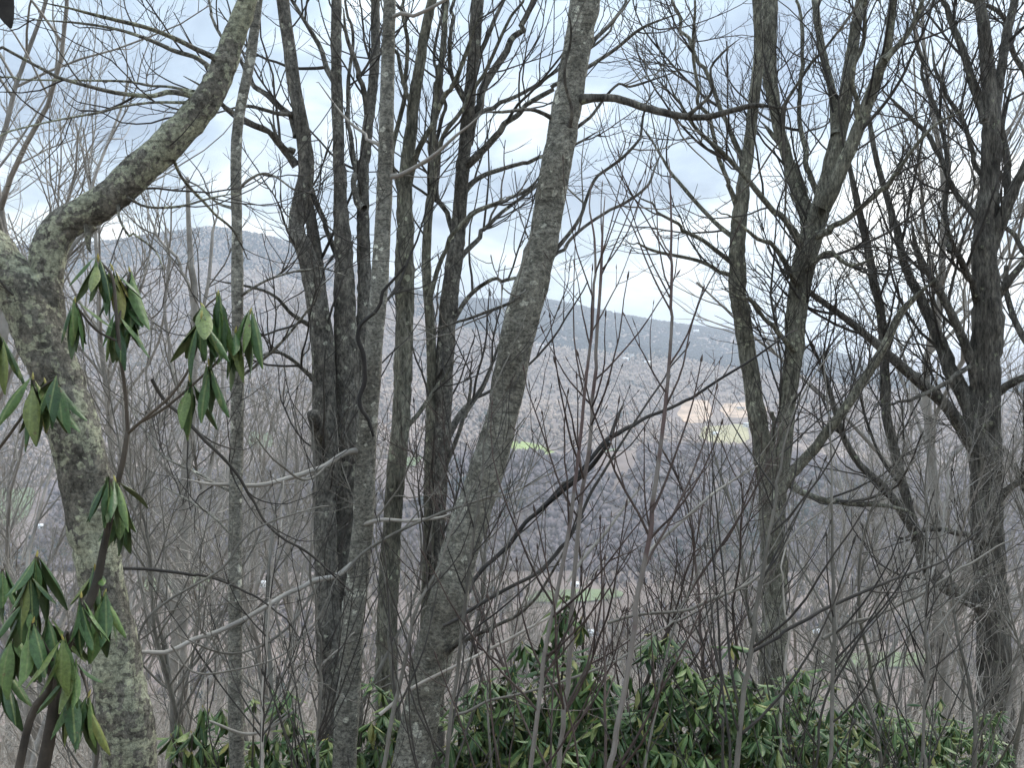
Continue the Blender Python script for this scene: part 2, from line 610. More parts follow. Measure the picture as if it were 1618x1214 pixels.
# the land is one heightfield by bearing (x / y) and distance ahead
LAND_B = np.linspace(-1.6, 1.6, 330)
LAND_D = np.concatenate([np.geomspace(300, 1500, 26)[:-1], np.linspace(1500, 6600, 120), np.geomspace(6700, 16000, 26)])
LAND_Z = np.zeros((len(LAND_D), len(LAND_B)))


def land_z(x, y):
    """height of the land sheet, arrays"""
    x, y = np.asarray(x, float), np.asarray(y, float)
    u = np.clip((x / y + 1.6) / 3.2 * (len(LAND_B) - 1), 0, len(LAND_B) - 1.001)
    v = np.clip(np.interp(y, LAND_D, np.arange(len(LAND_D))), 0, len(LAND_D) - 1.001)
    i, j = v.astype(int), u.astype(int)
    a, b = v - i, u - j
    return (LAND_Z[i, j] * (1 - a) + LAND_Z[i + 1, j] * a) * (1 - b) + (LAND_Z[i, j + 1] * (1 - a) + LAND_Z[i + 1, j + 1] * a) * b


def hill_z(x, y):
    return float(land_z(x, y))


def build_land():
    nb = len(LAND_B)
    bx, ds = LAND_B, LAND_D
    V = np.zeros((len(ds), nb, 3))
    for j, b in enumerate(bx):
        px = CX + F * b
        Zc = np.array([np.interp(px, KPX, ZT[k]) for k in range(len(ZT))])
        Dc = np.array([np.interp(px, KPX, DT[k]) for k in range(len(DT))])
        z = smooth_interp(ds, Dc, Zc)
        w = np.clip((ds - 1500) / 700.0, 0, 1) * (0.35 + 0.65 * np.minimum(np.abs(ds - Dc[7]) / 900.0, 1.0))
        f = np.array([fbm2(b * d, d, 1 / 900.0, 4, 3.0) for d in ds])
        LAND_Z[:, j] = z + w * 84.0 * f
    V[:, :, 0] = bx[None, :] * ds[:, None]
    V[:, :, 1] = ds[:, None]
    V[:, :, 2] = LAND_Z
    n, mm = len(ds), nb
    ii, jj = np.meshgrid(np.arange(n - 1), np.arange(mm - 1), indexing="ij")
    q = np.stack([ii * mm + jj, ii * mm + jj + 1, (ii + 1) * mm + jj + 1, (ii + 1) * mm + jj], -1).reshape(-1, 4)
    m, t, b, L = new_mat("wooded hillside floor")
    tc = N(t, "ShaderNodeTexCoord")
    n1 = N(t, "ShaderNodeTexNoise", Scale=0.006, Detail=8.0, Roughness=0.65)
    n2 = N(t, "ShaderNodeTexNoise", Scale=0.06, Detail=4.0, Roughness=0.7)
    L(tc.outputs["Object"], n1.inputs["Vector"])
    L(tc.outputs["Object"], n2.inputs["Vector"])
    r = ramp(t, [(0.3, (0.165, 0.132, 0.12)), (0.52, (0.215, 0.172, 0.152)), (0.72, (0.265, 0.215, 0.185))])
    L(n1.outputs[0], r.inputs[0])
    r2 = ramp(t, [(0.3, (0.85, 0.85, 0.85)), (0.7, (1.1, 1.1, 1.1))])
    L(n2.outputs[0], r2.inputs[0])
    mu = N(t, "ShaderNodeMix", _data_type="RGBA", _blend_type="MULTIPLY")
    mu.inputs["Factor"].default_value = 1.0
    L(r.outputs[0], mu.inputs["A"])
    L(r2.outputs[0], mu.inputs["B"])
    L(mu.outputs["Result"], b.inputs["Base Color"])
    b.inputs["Roughness"].default_value = 1.0
    b.inputs["Specular IOR Level"].default_value = 0.0
    o = link("hills", mesh_from("hills", V, q, None, True, m))
    tag(o, "valley and long wooded mountain slopes beyond the trees", kind="structure")


build_land()


def build_ground():
    rr = np.concatenate([[0.0], np.geomspace(0.6, 345, 70)])
    na = 120
    a = np.linspace(0, 2 * np.pi, na, endpoint=False)
    X = rr[:, None] * np.sin(a)[None, :]
    Y = rr[:, None] * np.cos(a)[None, :]
    Zg = ground_z(X, Y)
    for i in range(len(rr)):
        if rr[i] < 60:
            for j in range(na):
                Zg[i, j] += 0.09 * fbm2(X[i, j], Y[i, j], 1.3, 3, 9.0)
    V = np.stack([X, Y, Zg], -1)
    i, j = np.meshgrid(np.arange(len(rr) - 1), np.arange(na), indexing="ij")
    j2 = (j + 1) % na
    q = np.stack([i * na + j, (i + 1) * na + j, (i + 1) * na + j2, i * na + j2], -1).reshape(-1, 4)
    m, t, b, L = new_mat("leaf litter")
    tc = N(t, "ShaderNodeTexCoord")
    v = N(t, "ShaderNodeTexVoronoi", Scale=16.0)
    n1 = N(t, "ShaderNodeTexNoise", Scale=1.1, Detail=8.0, Roughness=0.7)
    L(tc.outputs["Object"], v.inputs["Vector"])
    L(tc.outputs["Object"], n1.inputs["Vector"])
    r = ramp(t, [(0.0, (0.11, 0.085, 0.068)), (0.5, (0.20, 0.165, 0.135)), (1.0, (0.30, 0.255, 0.21))])
    L(v.outputs["Color"], r.inputs[0])
    r2 = ramp(t, [(0.3, (0.65, 0.65, 0.65)), (0.7, (1.2, 1.2, 1.2))])
    L(n1.outputs[0], r2.inputs[0])
    mu = N(t, "ShaderNodeMix", _data_type="RGBA", _blend_type="MULTIPLY")
    mu.inputs["Factor"].default_value = 1.0
    L(r.outputs[0], mu.inputs["A"])
    L(r2.outputs[0], mu.inputs["B"])
    L(mu.outputs["Result"], b.inputs["Base Color"])
    b.inputs["Roughness"].default_value = 0.95
    bp = N(t, "ShaderNodeBump", Strength=0.8, Distance=0.05)
    L(v.outputs["Distance"], bp.inputs["Height"])
    L(bp.outputs[0], b.inputs["Normal"])
    o = link("ground", mesh_from("ground", V, q, None, True, m))
    tag(o, "steep slope covered in brown leaf litter", kind="structure")


build_ground()


def ray_hit(px, py, d0=850.0, d1=15000.0):
    """where the line of sight through (px, py) meets the far land"""
    d = d0
    while d < d1:
        p = at(px, py, d)
        if p[2] <= hill_z(p[0], p[1]):
            return p
        d += 8 + d * 0.004
    return at(px, py, d1)


def plain_mat(name, c, rough=0.9, var=0.25, scale=0.05):
    m, t, b, L = new_mat(name)
    tc = N(t, "ShaderNodeTexCoord")
    n1 = N(t, "ShaderNodeTexNoise", Scale=scale, Detail=6.0, Roughness=0.65)
    L(tc.outputs["Object"], n1.inputs["Vector"])
    r = ramp(t, [(0.3, tuple(v * (1 - var) for v in c)), (0.7, tuple(v * (1 + var) for v in c))])
    L(n1.outputs[0], r.inputs[0])
    L(r.outputs[0], b.inputs["Base Color"])
    b.inputs["Roughness"].default_value = rough
    b.inputs["Specular IOR Level"].default_value = 0.1
    return m


M_GRASS = plain_mat("spring pasture", (0.15, 0.19, 0.095))
M_GRASS2 = plain_mat("bright spring pasture", (0.26, 0.32, 0.105))
M_TAN = plain_mat("dry tan clearing", (0.46, 0.335, 0.24), var=0.45, scale=0.02)
M_DRY = plain_mat("dry yellow grass", (0.33, 0.295, 0.16), var=0.3, scale=0.02)
FIELDS = []      # (centre x, y, radius) kept clear of trees


def field(name, corners, mat, label):
    pts = np.array([ray_hit(*c) for c in corners])
    n = 18
    u = np.linspace(0, 1, n)
    V = np.zeros((n, n, 3))
    c0, c1, c2, c3 = pts[:, :2]
    for i in range(n):
        for j in range(n):
            s, t_ = u[i], u[j]
            # rounded, uneven outline
            ang = math.atan2(t_ - 0.5, s - 0.5)
            rad = max(abs(s - 0.5), abs(t_ - 0.5)) * 2
            k = 0.86 + 0.14 * mnoise.noise((math.cos(ang) * 1.7, math.sin(ang) * 1.7, len(FIELDS) * 3.1))
            cs, sn = math.cos(ang), math.sin(ang)
            sq = max(abs(cs), abs(sn))
            mixr = rad * k * (0.55 + 0.45 / (sq * 1.35))
            s2, t2 = 0.5 + 0.5 * mixr * cs, 0.5 + 0.5 * mixr * sn
            xy = (c0 * (1 - s2) + c1 * s2) * (1 - t2) + (c3 * (1 - s2) + c2 * s2) * t2
            V[i, j] = (xy[0], xy[1], hill_z(xy[0], xy[1]) + 2.0)
    ii, jj = np.meshgrid(np.arange(n - 1), np.arange(n - 1), indexing="ij")
    q = np.stack([ii * n + jj, (ii + 1) * n + jj, (ii + 1) * n + jj + 1, ii * n + jj + 1], -1).reshape(-1, 4)
    o = link(name, mesh_from(name, V, q, None, True, mat))
    tag(o, label, kind="structure")
    FIELDS.append((V[:, :, :2].reshape(-1, 2), V))


field("field", [(776, 716), (918, 736), (905, 706), (776, 684)], M_GRASS2, "bright green pasture behind the leaning trunk")
field("field", [(935, 722), (1000, 722), (1000, 700), (935, 702)], M_GRASS, "small green pasture above the dark wooded hill")
field("field", [(1066, 672), (1140, 672), (1130, 624), (1060, 634)], M_TAN, "tan clearing on the far slope left of the forked trunk")
field("field", [(1128, 668), (1225, 668), (1220, 628), (1128, 632)], M_TAN, "rosy tan clearing on the far slope touching the forked trunk")
field("field", [(1092, 706), (1200, 704), (1195, 664), (1098, 668)], M_DRY, "dry yellow pasture under the tan clearings")
field("field", [(800, 962), (1010, 958), (1000, 930), (810, 935)], M_GRASS, "green valley pasture low behind the saplings")
field("field", [(190, 948), (350, 942), (350, 900), (200, 905)], M_GRASS, "green valley pasture beside the thin straight trunk")
field("field", [(385, 715), (440, 715), (435, 680), (385, 680)], M_GRASS, "small green field on the mountain flank")
field("field", [(-60, 860), (75, 850), (60, 765), (-60, 760)], M_GRASS, "green pasture at the foot of the mountain, far left")
field("field", [(1250, 1068), (1520, 1062), (1500, 1030), (1260, 1036)], M_GRASS, "green valley pasture behind the right-hand brush")
field("field", [(600, 770), (680, 770), (680, 722), (600, 722)], M_GRASS, "green field glimpsed between the clustered stems")


# ------------------------------------------------------------------ woods on the hills
def wood_mat(name, stops):
    m, t, b, L = new_mat(name)
    a = N(t, "ShaderNodeAttribute")
    a.attribute_name = "tone"
    r = ramp(t, stops)
    L(a.outputs["Fac"], r.inputs[0])
    L(r.outputs[0], b.inputs["Base Color"])
    b.inputs["Roughness"].default_value = 1.0
    b.inputs["Specular IOR Level"].default_value = 0.0
    return m


BARE_STOPS = [(0.0, (0.03, 0.045, 0.03)), (0.10, (0.045, 0.06, 0.045)), (0.13, (0.25, 0.195, 0.165)), (0.6, (0.34, 0.265, 0.22)), (1.0, (0.42, 0.33, 0.27))]
HILL_STOPS = [(0.0, (0.035, 0.05, 0.04)), (0.16, (0.045, 0.06, 0.05)), (0.20, (0.145, 0.12, 0.122)), (0.7, (0.175, 0.146, 0.146)), (1.0, (0.21, 0.178, 0.17))]  # leafless tones darkened: cloud shadow over the nearer hill put into the colour
PINE_SHADOW_STOPS = [(0.0, (0.014, 0.024, 0.028)), (0.8, (0.024, 0.037, 0.041)), (1.0, (0.036, 0.045, 0.046))]  # evergreen tones; on the far ridge this darkness paints in a cloud shadow


def in_field(x, y):
    hit = np.zeros(len(x), bool)
    for P, V in FIELDS:
        m = 12.0
        box = np.where((x > P[:, 0].min() - m) & (x < P[:, 0].max() + m) & (y > P[:, 1].min() - m) & (y < P[:, 1].max() + m))[0]
        if len(box) == 0:
            continue
        lim = max(np.ptp(P[:, 0]), np.ptp(P[:, 1])) / 17 * 0.8 + 4
        dd = ((P[None, :, 0] - x[box, None]) ** 2 + (P[None, :, 1] - y[box, None]) ** 2).min(1)
        hit[box[dd < lim * lim]] = True
    return hit


def woodland(label, n, dlo, dhi, pxlo, pxhi, stops, h0, h1, seed, patchy=False, fat=1.0):
    """many small crowns, each a lumpy spindle on the land"""
    g = np.random.default_rng(seed)
    px = g.uniform(pxlo, pxhi, n)
    hi = dhi(px) if callable(dhi) else dhi
    d = dlo + (hi - dlo) * g.uniform(size=n)
    x, y = (px - CX) / F * d, d
    keep = ~(in_field(x, y) & (g.uniform(size=n) > 0.12))
    for ahead in (40.0, 80.0, 115.0):
        keep &= ~in_field(x * (y + ahead) / y, y + ahead)
    if patchy:
        keep &= np.sin(x / 47.0 + 2 * np.sin(y / 61.0)) + np.sin(y / 39.0 + x / 90.0) > -0.1 + g.normal(size=n) * 0.5
    x, y = x[keep], y[keep]
    n = len(x)
    z = land_z(x, y)
    h = g.uniform(h0, h1, n)
    # kinds of tree gather in stands
    stand = 0.5 + 0.25 * (np.sin(x / 83.0 + 1.3 * np.sin(y / 120.0 + seed)) + np.sin(y / 71.0 + 1.7 * np.sin(x / 140.0)))
    tone = np.clip(0.4 * g.uniform(size=n) + 0.6 * stand, 0, 1)
    w = h * g.uniform(0.19, 0.36, n) * fat
    k = 4
    ang = np.arange(k) / k * 2 * np.pi
    V = np.zeros((n, 2 * k + 2, 3))
    V[:, 0] = np.stack([x, y, z - 1.0], 1)
    for lev, (hz, ww) in enumerate(((0.08, 0.95), (0.62, 0.9))):
        a = ang[None] + g.uniform(0, 6.28, n)[:, None]
        rj = w[:, None] * ww * g.uniform(0.6, 1.3, (n, k))
        V[:, 1 + lev * k:1 + lev * k + k, 0] = x[:, None] + rj * np.cos(a)
        V[:, 1 + lev * k:1 + lev * k + k, 1] = y[:, None] + rj * np.sin(a)
        V[:, 1 + lev * k:1 + lev * k + k, 2] = (z + h * hz)[:, None] + h[:, None] * g.uniform(-0.1, 0.1, (n, k))
    V[:, -1] = np.stack([x + g.normal(size=n) * w * 0.3, y, z + h], 1)
    T = []
    for j in range(k):
        j2 = (j + 1) % k
        T += [(0, 1 + j2, 1 + j), (1 + j, 1 + j2, 1 + k + j2), (1 + j, 1 + k + j2, 1 + k + j), (2 * k + 1, 1 + k + j, 1 + k + j2)]
    T = np.array(T)[None] + (np.arange(n) * (2 * k + 2))[:, None, None]
    C = np.repeat(tone[:, None], 2 * k + 2, 1).reshape(-1, 1).repeat(3, 1)
    o = link("woodland", mesh_from("woodland", V, None, T, True, wood_mat("wood " + str(seed), stops), C))
    tag(o, label, kind="stuff")


crest_of = lambda px: np.interp(px, KPX, crest_d)
woodland("woods on the nearer hill across the valley, cloud shadow coloured in as dark grey", 15000, 1480, 2050, -150, 1800, HILL_STOPS, 9, 15, 21, False, 1.6)
woodland("pale leafless woods on the long middle slope", 21000, 2150, 4080, 560, 1800, BARE_STOPS, 9, 15, 22, False, 1.5)
woodland("bare woods covering the mountain with the peaked summit", 16000, 2100, 4850, -200, 700, BARE_STOPS, 9, 16, 23, False, 1.6)
woodland("dark evergreen woods under the crest of the peaked mountain", 5200, 4250, lambda p: crest_of(p) + 50, -200, 690, PINE_SHADOW_STOPS, 11, 17, 26, False, 1.5)
woodland("woods along the far level ridge, cloud shadow coloured in as dark blue", 13000, 3960, lambda p: crest_of(p) + 60, 690, 1700, PINE_SHADOW_STOPS, 10, 17, 24, False, 3.0)
woodland("scattered trees around the valley pastures", 6000, 880, 1500, -150, 1800, HILL_STOPS, 6, 12, 25, True)

# ------------------------------------------------------------------ far houses
M_WHITEWALL = plain_mat("white siding", (0.80, 0.80, 0.78), 0.7, 0.05)
M_CREAM = plain_mat("cream siding", (0.72, 0.62, 0.45), 0.7, 0.05)
M_ROOF = plain_mat("grey roof", (0.22, 0.22, 0.23), 0.8, 0.15)
M_ROOFW = plain_mat("pale metal roof", (0.75, 0.76, 0.78), 0.4, 0.05)
M_WINDOW = plain_mat("dark window", (0.03, 0.035, 0.04), 0.2, 0.1)


def house(px, py, w, dep, h, wall, roof, label, rot=0.3):
    p = ray_hit(px, py)
    r = empty("farm_house", (p[0], p[1], hill_z(p[0], p[1]) - 0.5), label, "house", "houses across the valley")
    r.rotation_euler = (0, 0, rot)
    hw, hd = w / 2, dep / 2
    v = [(-hw, -hd, 0), (hw, -hd, 0), (hw, hd, 0), (-hw, hd, 0), (-hw, -hd, h), (hw, -hd, h), (hw, hd, h), (-hw, hd, h), (-hw, 0, h + hd * .7), (hw, 0, h + hd * .7)]
    link("wall", mesh_from("house_wall", v, [(0, 1, 5, 4), (1, 2, 6, 5), (2, 3, 7, 6), (3, 0, 4, 7)], [(5, 6, 9), (7, 4, 8)], False, wall), r)
    e = 0.6
    rv = []
    for zo in (0.05, 0.35):
        rv += [(-hw - e, -hd - e, h - .42 + zo), (hw + e, -hd - e, h - .42 + zo), (hw + e, 0, h + hd * .7 + zo), (-hw - e, 0, h + hd * .7 + zo), (hw + e, hd + e, h - .42 + zo), (-hw - e, hd + e, h - .42 + zo)]
    q = [(6, 7, 8, 9), (9, 8, 10, 11), (0, 3, 2, 1), (3, 5, 4, 2), (0, 1, 7, 6), (4, 5, 11, 10), (1, 2, 8, 7), (2, 4, 10, 8), (3, 0, 6, 9), (5, 3, 9, 11)]
    link("roof", mesh_from("house_roof", rv, q, None, False, roof), r)
    for k in range(3):
        cx = -hw + w * (k + .5) / 3
        a = [(cx - .7, -hd - .06, h * .35), (cx + .7, -hd - .06, h * .35), (cx + .7, -hd - .06, h * .78), (cx - .7, -hd - .06, h * .78)]
        b = [(x, y + .05, z) for x, y, z in a]
        link("window", mesh_from("house_window", a + b, [(0, 1, 2, 3), (0, 4, 5, 1), (1, 5, 6, 2), (2, 6, 7, 3), (3, 7, 4, 0)], None, False, M_WINDOW), r)


HOUSES = [
    (853, 551, 26, 12, 8, M_WHITEWALL, M_ROOFW, "white farm house just right of the leaning trunk below the ridge", 0.1),
    (868, 552, 22, 11, 7, M_WHITEWALL, M_ROOFW, "white farm house in the middle of the ridge-foot row", 0.2),
    (883, 550, 18, 10, 7, M_WHITEWALL, M_ROOF, "white farm house at the open end of the ridge-foot row", 0.0),
    (997, 567, 22, 12, 11, M_WHITEWALL, M_ROOF, "tall white house under the dark ridge beside the tan one", 0.5),
    (988, 572, 22, 12, 8, M_WHITEWALL, M_ROOFW, "low white house under the dark ridge, left of the tall one", 0.2),
    (1024, 577, 26, 14, 9, M_CREAM, M_ROOFW, "cream house at the lower edge of the dark ridge", -0.2),
    (1100, 527, 28, 14, 12, M_WHITEWALL, M_ROOFW, "white house high on the dark ridge", 0.0),
    (1182, 676, 26, 12, 8, M_WHITEWALL, M_ROOFW, "white barn on the tan clearing by the forked trunk", 0.3),
    (1170, 650, 24, 12, 8, M_CREAM, M_ROOF, "cream farm building on the tan clearing", 0.1),
    (1130, 690, 18, 10, 6, M_WHITEWALL, M_ROOFW, "small white shed below the tan clearing", 0.4),
    (412, 930, 12, 8, 5, M_WHITEWALL, M_ROOFW, "white valley house right of the thin straight trunk", 0.4),
    (262, 925, 9, 7, 4.5, M_WHITEWALL, M_ROOF, "small white house on the valley pasture beside the mossy tree", -0.3),
    (936, 1008, 9, 7, 4, M_WHITEWALL, M_ROOFW, "white valley shed between two saplings above the rhododendrons", 0.2),
    (908, 928, 9, 7, 4, M_WHITEWALL, M_ROOFW, "white valley house beside the upper edge of the low pasture", 0.2),
    (62, 838, 14, 9, 5, M_WHITEWALL, M_ROOFW, "white house at the mountain foot behind the mossy tree", 0.0),
    (1300, 1005, 22, 9, 4, M_CREAM, M_ROOFW, "long cream shed on the valley floor behind thin brush", 0.1),
]
for hs in HOUSES:
    house(*hs)

# ------------------------------------------------------------------ haze
def build_haze():
    x, y0, y1, z0, z1 = 27000, -900, 17500, -340, 740
    v = [(-x, y0, z0), (x, y0, z0), (x, y1, z0), (-x, y1, z0), (-x, y0, z1), (x, y0, z1), (x, y1, z1), (-x, y1, z1)]
    q = [(0, 3, 2, 1), (4, 5, 6, 7), (0, 1, 5, 4), (1, 2, 6, 5), (2, 3, 7, 6), (3, 0, 4, 7)]
    m, t, b, L = new_mat("haze air")
    t.nodes.remove(b)
    pv = N(t, "ShaderNodeVolumePrincipled")
    pv.inputs["Color"].default_value = (0.80, 0.88, 1.0, 1)
    pv.inputs["Density"].default_value = 0.000112
    pv.inputs["Anisotropy"].default_value = 0.35
    L(pv.outputs[0], t.nodes["Material Output"].inputs["Volume"])
    o = link("haze", mesh_from("haze", v, q, None, False, m))
    o.display_type = "WIRE"
    tag(o, "thin blue haze filling the valley air", kind="stuff")


build_haze()


# ------------------------------------------------------------------ traced trees
def trunk_mesh(name, P, R, sides, mat, rough, base, seed, knots=0):
    """one stem as a bumpy tube; P in world space, mesh relative to base"""
    V, q = tubes(P[None], R[None], sides)
    n = len(P)
    Vr = V.reshape(n, sides, 3)
    for i in range(n):
        r = R[i]
        f1 = 1.0 / max(r * 3.2, 0.02)
        for j in range(sides):
            c = Vr[i, j]
            e = mnoise.noise((c[0] * f1 * 2.2, c[1] * f1 * 2.2, c[2] * f1 * 0.55 + seed)) * rough
            e += 0.35 * mnoise.noise((c[0] * f1 * 11, c[1] * f1 * 11, c[2] * f1 * 5 + seed * 2.1)) * rough
            e += 0.6 * mnoise.noise((c[0] * f1 * 5, c[1] * f1 * 5, c[2] * f1 * 2.2 + seed * 1.7)) * rough
            Vr[i, j] = P[i] + (c - P[i]) * (1 + e)
    capT = [(n * sides - sides + j, n * sides - sides + (j + 1) % sides, n * sides) for j in range(sides)]
    V2 = np.vstack([Vr.reshape(-1, 3), P[-1:] + norm(P[-1] - P[-2]) * R[-1] * 0.4]) - base
    return mesh_from(name, V2, q, capT, True, mat)


def trace(pts, d, drift=0.0):
    """pts: (px, py, width px[, extra depth]) -> world points, radii"""
    P, R = [], []
    for i, p in enumerate(pts):
        dd = d + (p[3] if len(p) > 3 else 0.0) + drift * i / max(len(pts) - 1, 1)
        P.append(at(p[0], p[1], dd))
        R.append(p[2] * 0.5 * dd / F)
    return np.array(P), np.array(R)


def to_ground(P, R):
    d = P[0] - P[1]
    d = d / max(-d[2], 0.05)
    g = float(ground_z(P[0][0], P[0][1])) - 0.12
    if P[0][2] > g:
        k = P[0][2] - g
        d[:2] = np.clip(d[:2], -0.25, 0.25)
        mid = P[0] + d * k * 0.5
        end = P[0] + d * k
        P = np.vstack([[end], [mid], P])
        R = np.concatenate([[R[0] * 1.35], [R[0] * 1.08], R])
    return P, R


def kink(P, amp, spacing, g):
    """small angular changes of direction between nodes; the two ends stay put"""
    s = np.concatenate([[0], np.cumsum(np.linalg.norm(np.diff(P, axis=0), axis=1))])
    k = max(int(s[-1] / spacing), 2)
    kn = np.sort(g.uniform(0, s[-1], k))
    off = g.normal(size=(k, 3)) * amp
    kn = np.concatenate([[0], kn, [s[-1] + 1e-6]])
    off = np.vstack([np.zeros(3), off, np.zeros(3)])
    return P + np.stack([np.interp(s, kn, off[:, c]) for c in range(3)], 1)


def tree(name, label, cat, d, trunk, limbs, mat, twigm, limbm=None, rough=0.10, seed=1.0, sides=20, step=0.035,
         twigs=(3.0, 0.5, 1.5), sub=(5.0, 0.2, 0.6), subsub=(6.0, 0.08, 0.25), group=None, stubs=(), trunk_twigs=0.0, flat=0.7, up=0.10, bmax=0.35, rm=0.72, extra=0.6):
    """trunk and limbs traced, twigs grown from the limbs. limbs: list of (points, drift, depth offset)"""
    g = np.random.default_rng(int(seed * 1000))
    P, R = trace(trunk, d)
    P, R = to_ground(P, R)
    base = P[0].copy()
    root = empty(name, base, label, cat, group)
    n = int(min(max(np.linalg.norm(np.diff(P, axis=0), axis=1).sum() / step, 24), 170))
    Pt, Rt, ln = resample(P, R, n)
    Pt = kink(Pt, 0.002 + 0.0005 * d, 0.45, g)
    Rt = Rt * (1 + 0.035 * np.interp(np.linspace(0, ln, n), np.arange(0, ln + 0.4, 0.22), g.normal(size=len(np.arange(0, ln + 0.4, 0.22)))))
    link("trunk", trunk_mesh("trunk", Pt, Rt, sides, mat, rough, base, seed), root)
    LP, LR = [], []
    lm = limbm or mat
    for item in limbs:
        pts, drift, off = item[0], item[1], item[2]
        if len(pts) >= 4 and pts[-1][1] > 0 and 0 < pts[-1][0] < 1618 and pts[0][2] < 30:
            pts = pts[:-1] + [(pts[-1][0], pts[-1][1], min(pts[-1][2] * 0.35, 2.2))]
        LPp, LRr = trace(pts, d + off, drift)
        m = int(min(max(np.linalg.norm(np.diff(LPp, axis=0), axis=1).sum() / (step * 1.3), 14), 90))
        a, b, l2 = resample(LPp, LRr, m)
        thick = pts[0][2] >= 14
        a = kink(a, (0.006 + 0.0009 * d) * (1.2 if not thick else 0.6), 0.18 if not thick else 0.4, g)
        s_ = np.linspace(0, l2, m)
        b = b * (1 + (0.5 if len(pts) > 3 and pts[0][2] < 20 else 0.0) * np.exp(-s_ / (3.0 * b[0])))
        link("limb", trunk_mesh("limb", a, b, 14 if thick else 8, lm, rough * (0.9 if thick else 0.7), base, seed + len(LP) * 2.3), root)
        p16, r16, _ = resample(a[::max(1, m // 14)], b[::max(1, m // 14)], 16)
        LP.append(p16)
        LR.append(r16)
    if trunk_twigs > 0:
        p16, r16, _ = resample(Pt[::max(1, n // 14)], np.minimum(Rt[::max(1, n // 14)], 0.02), 16)
        a, b = grow(p16[None], r16[None], trunk_twigs, 0.25, 1, twigs[1] * 1.2, twigs[2] * 1.3, 0.6, 1.2, 0.8, 16, 0.10, up, 0.5 * d / F, g, flat=flat)
        for k in range(len(a)):
            LP.append(a[k])
            LR.append(b[k])
        if len(a):
            A0 = tubes(a, b, 5)
            o = link("side_branches", mesh_from("side_branches", A0[0] - base, A0[1], None, True, twigm), root)
            o["kind"] = "stuff"
    if extra > 0 and LP:
        a, b = grow(np.array(LP), np.array(LR), extra, 0.15, 1, twigs[2] * 0.6, twigs[2] * 1.35, 0.4, 0.9, 0.62, 16, 0.075, up, 1.3 * d / F, g, flat=flat)
        if len(a):
            A0 = tubes(a, b, 5)
            o = link("small_branches", mesh_from("small_branches", A0[0] - base, A0[1], None, True, twigm), root)
            o["kind"] = "stuff"
            LP = LP + list(a)
            LR = LR + list(b)
    if LP and twigs[0] > 0:
        LP, LR = np.array(LP), np.array(LR)
        rmin = rm * d / F
        A = Acc()
        a1, b1 = grow(LP, LR, twigs[0] * 1.6, 0.12, 1.0, twigs[1], twigs[2], 0.4, bmax + 0.65, 0.6, 10, 0.13, up, rmin, g, flat=flat)
        if len(a1):
            A.add(*tubes(a1, b1, 5))
            a2, b2 = grow(a1, b1, sub[0] * 1.45, 0.15, 1.0, sub[1], sub[2], 0.4, 1.0, 0.7, 7, 0.14, up, rmin * 0.72, g, flat=flat)
            if len(a2):
                A.add(*tubes(a2, b2, 4))
                a3, b3 = grow(a2, b2, subsub[0] * 1.3, 0.2, 1.0, subsub[1], subsub[2], 0.4, 1.0, 0.8, 4, 0.16, up, rmin * 0.6, g, flat=flat)
                if len(a3):
                    A.add(*tubes(a3, b3, 3))
            o = link("twigs", A.mesh("twigs", twigm), root)
            o.data.transform(__import__("mathutils").Matrix.Translation(Vector(-base)))
            o["kind"] = "stuff"
    return root, base


# bent mossy tree on the left
tree("bent_tree", "thick lichen-covered tree with a bent limb arching up, behind hanging evergreen leaves", "tree", 4.5,
     [(204, 1214, 86), (192, 1100, 78), (172, 980, 72), (145, 830, 74), (118, 690, 76), (88, 590, 74), (58, 520, 78), (28, 460, 80), (-10, 405, 74), (-60, 350, 66)],
     [([(112, 660, 40), (92, 590, 52), (76, 520, 56), (70, 470, 56), (72, 425, 54), (80, 388, 53), (104, 354, 53), (158, 324, 54), (230, 262, 52), (298, 196, 49), (342, 134, 43), (368, 64, 36), (388, -4, 31), (402, -80, 28)], 0.12, 0.03),
      ([(143, 358, 15), (141, 372, 9), (141, 390, 6), (145, 402, 3)], 0, -0.05),
      ([(345, 96, 9), (290, 66, 8), (235, 46, 7), (160, 28, 6), (60, 2, 4)], -0.4, 0.1),
      ([(338, 112, 8), (270, 72, 7), (200, 45, 5), (130, 32, 4), (40, 25, 3)], 0.3, 0.15),
      ([(310, 152, 9), (270, 142, 8), (240, 146, 7), (190, 138, 7), (140, 125, 6), (60, 100, 5), (-5, 78, 5)], -0.3, 0.1),
      ([(305, 145, 5), (260, 132, 4), (190, 128, 4), (100, 128, 3), (0, 122, 3)], 0.4, 0.12),
      ([(300, 162, 5), (230, 165, 4), (160, 178, 4), (80, 195, 3), (-5, 218, 3)], -0.5, 0.1),
      ([(273, 250, 5), (286, 280, 5), (312, 312, 5), (340, 337, 4), (372, 362, 4), (396, 410, 3)], 0.5, 0.1),
      ([(200, 312, 4), (235, 327, 4), (290, 325, 4), (340, 310, 3), (385, 300, 2)], 0.2, 0.05),
      ([(187, 325, 5), (190, 345, 4), (210, 375, 4), (248, 402, 3), (262, 440, 2)], -0.2, 0.0)],
     M_MOSSY, M_TWIGDK, rough=0.13, seed=1.1, sides=26, step=0.022, twigs=(2.2, 0.3, 0.9), sub=(4, 0.12, 0.4), subsub=(4, 0.05, 0.15))

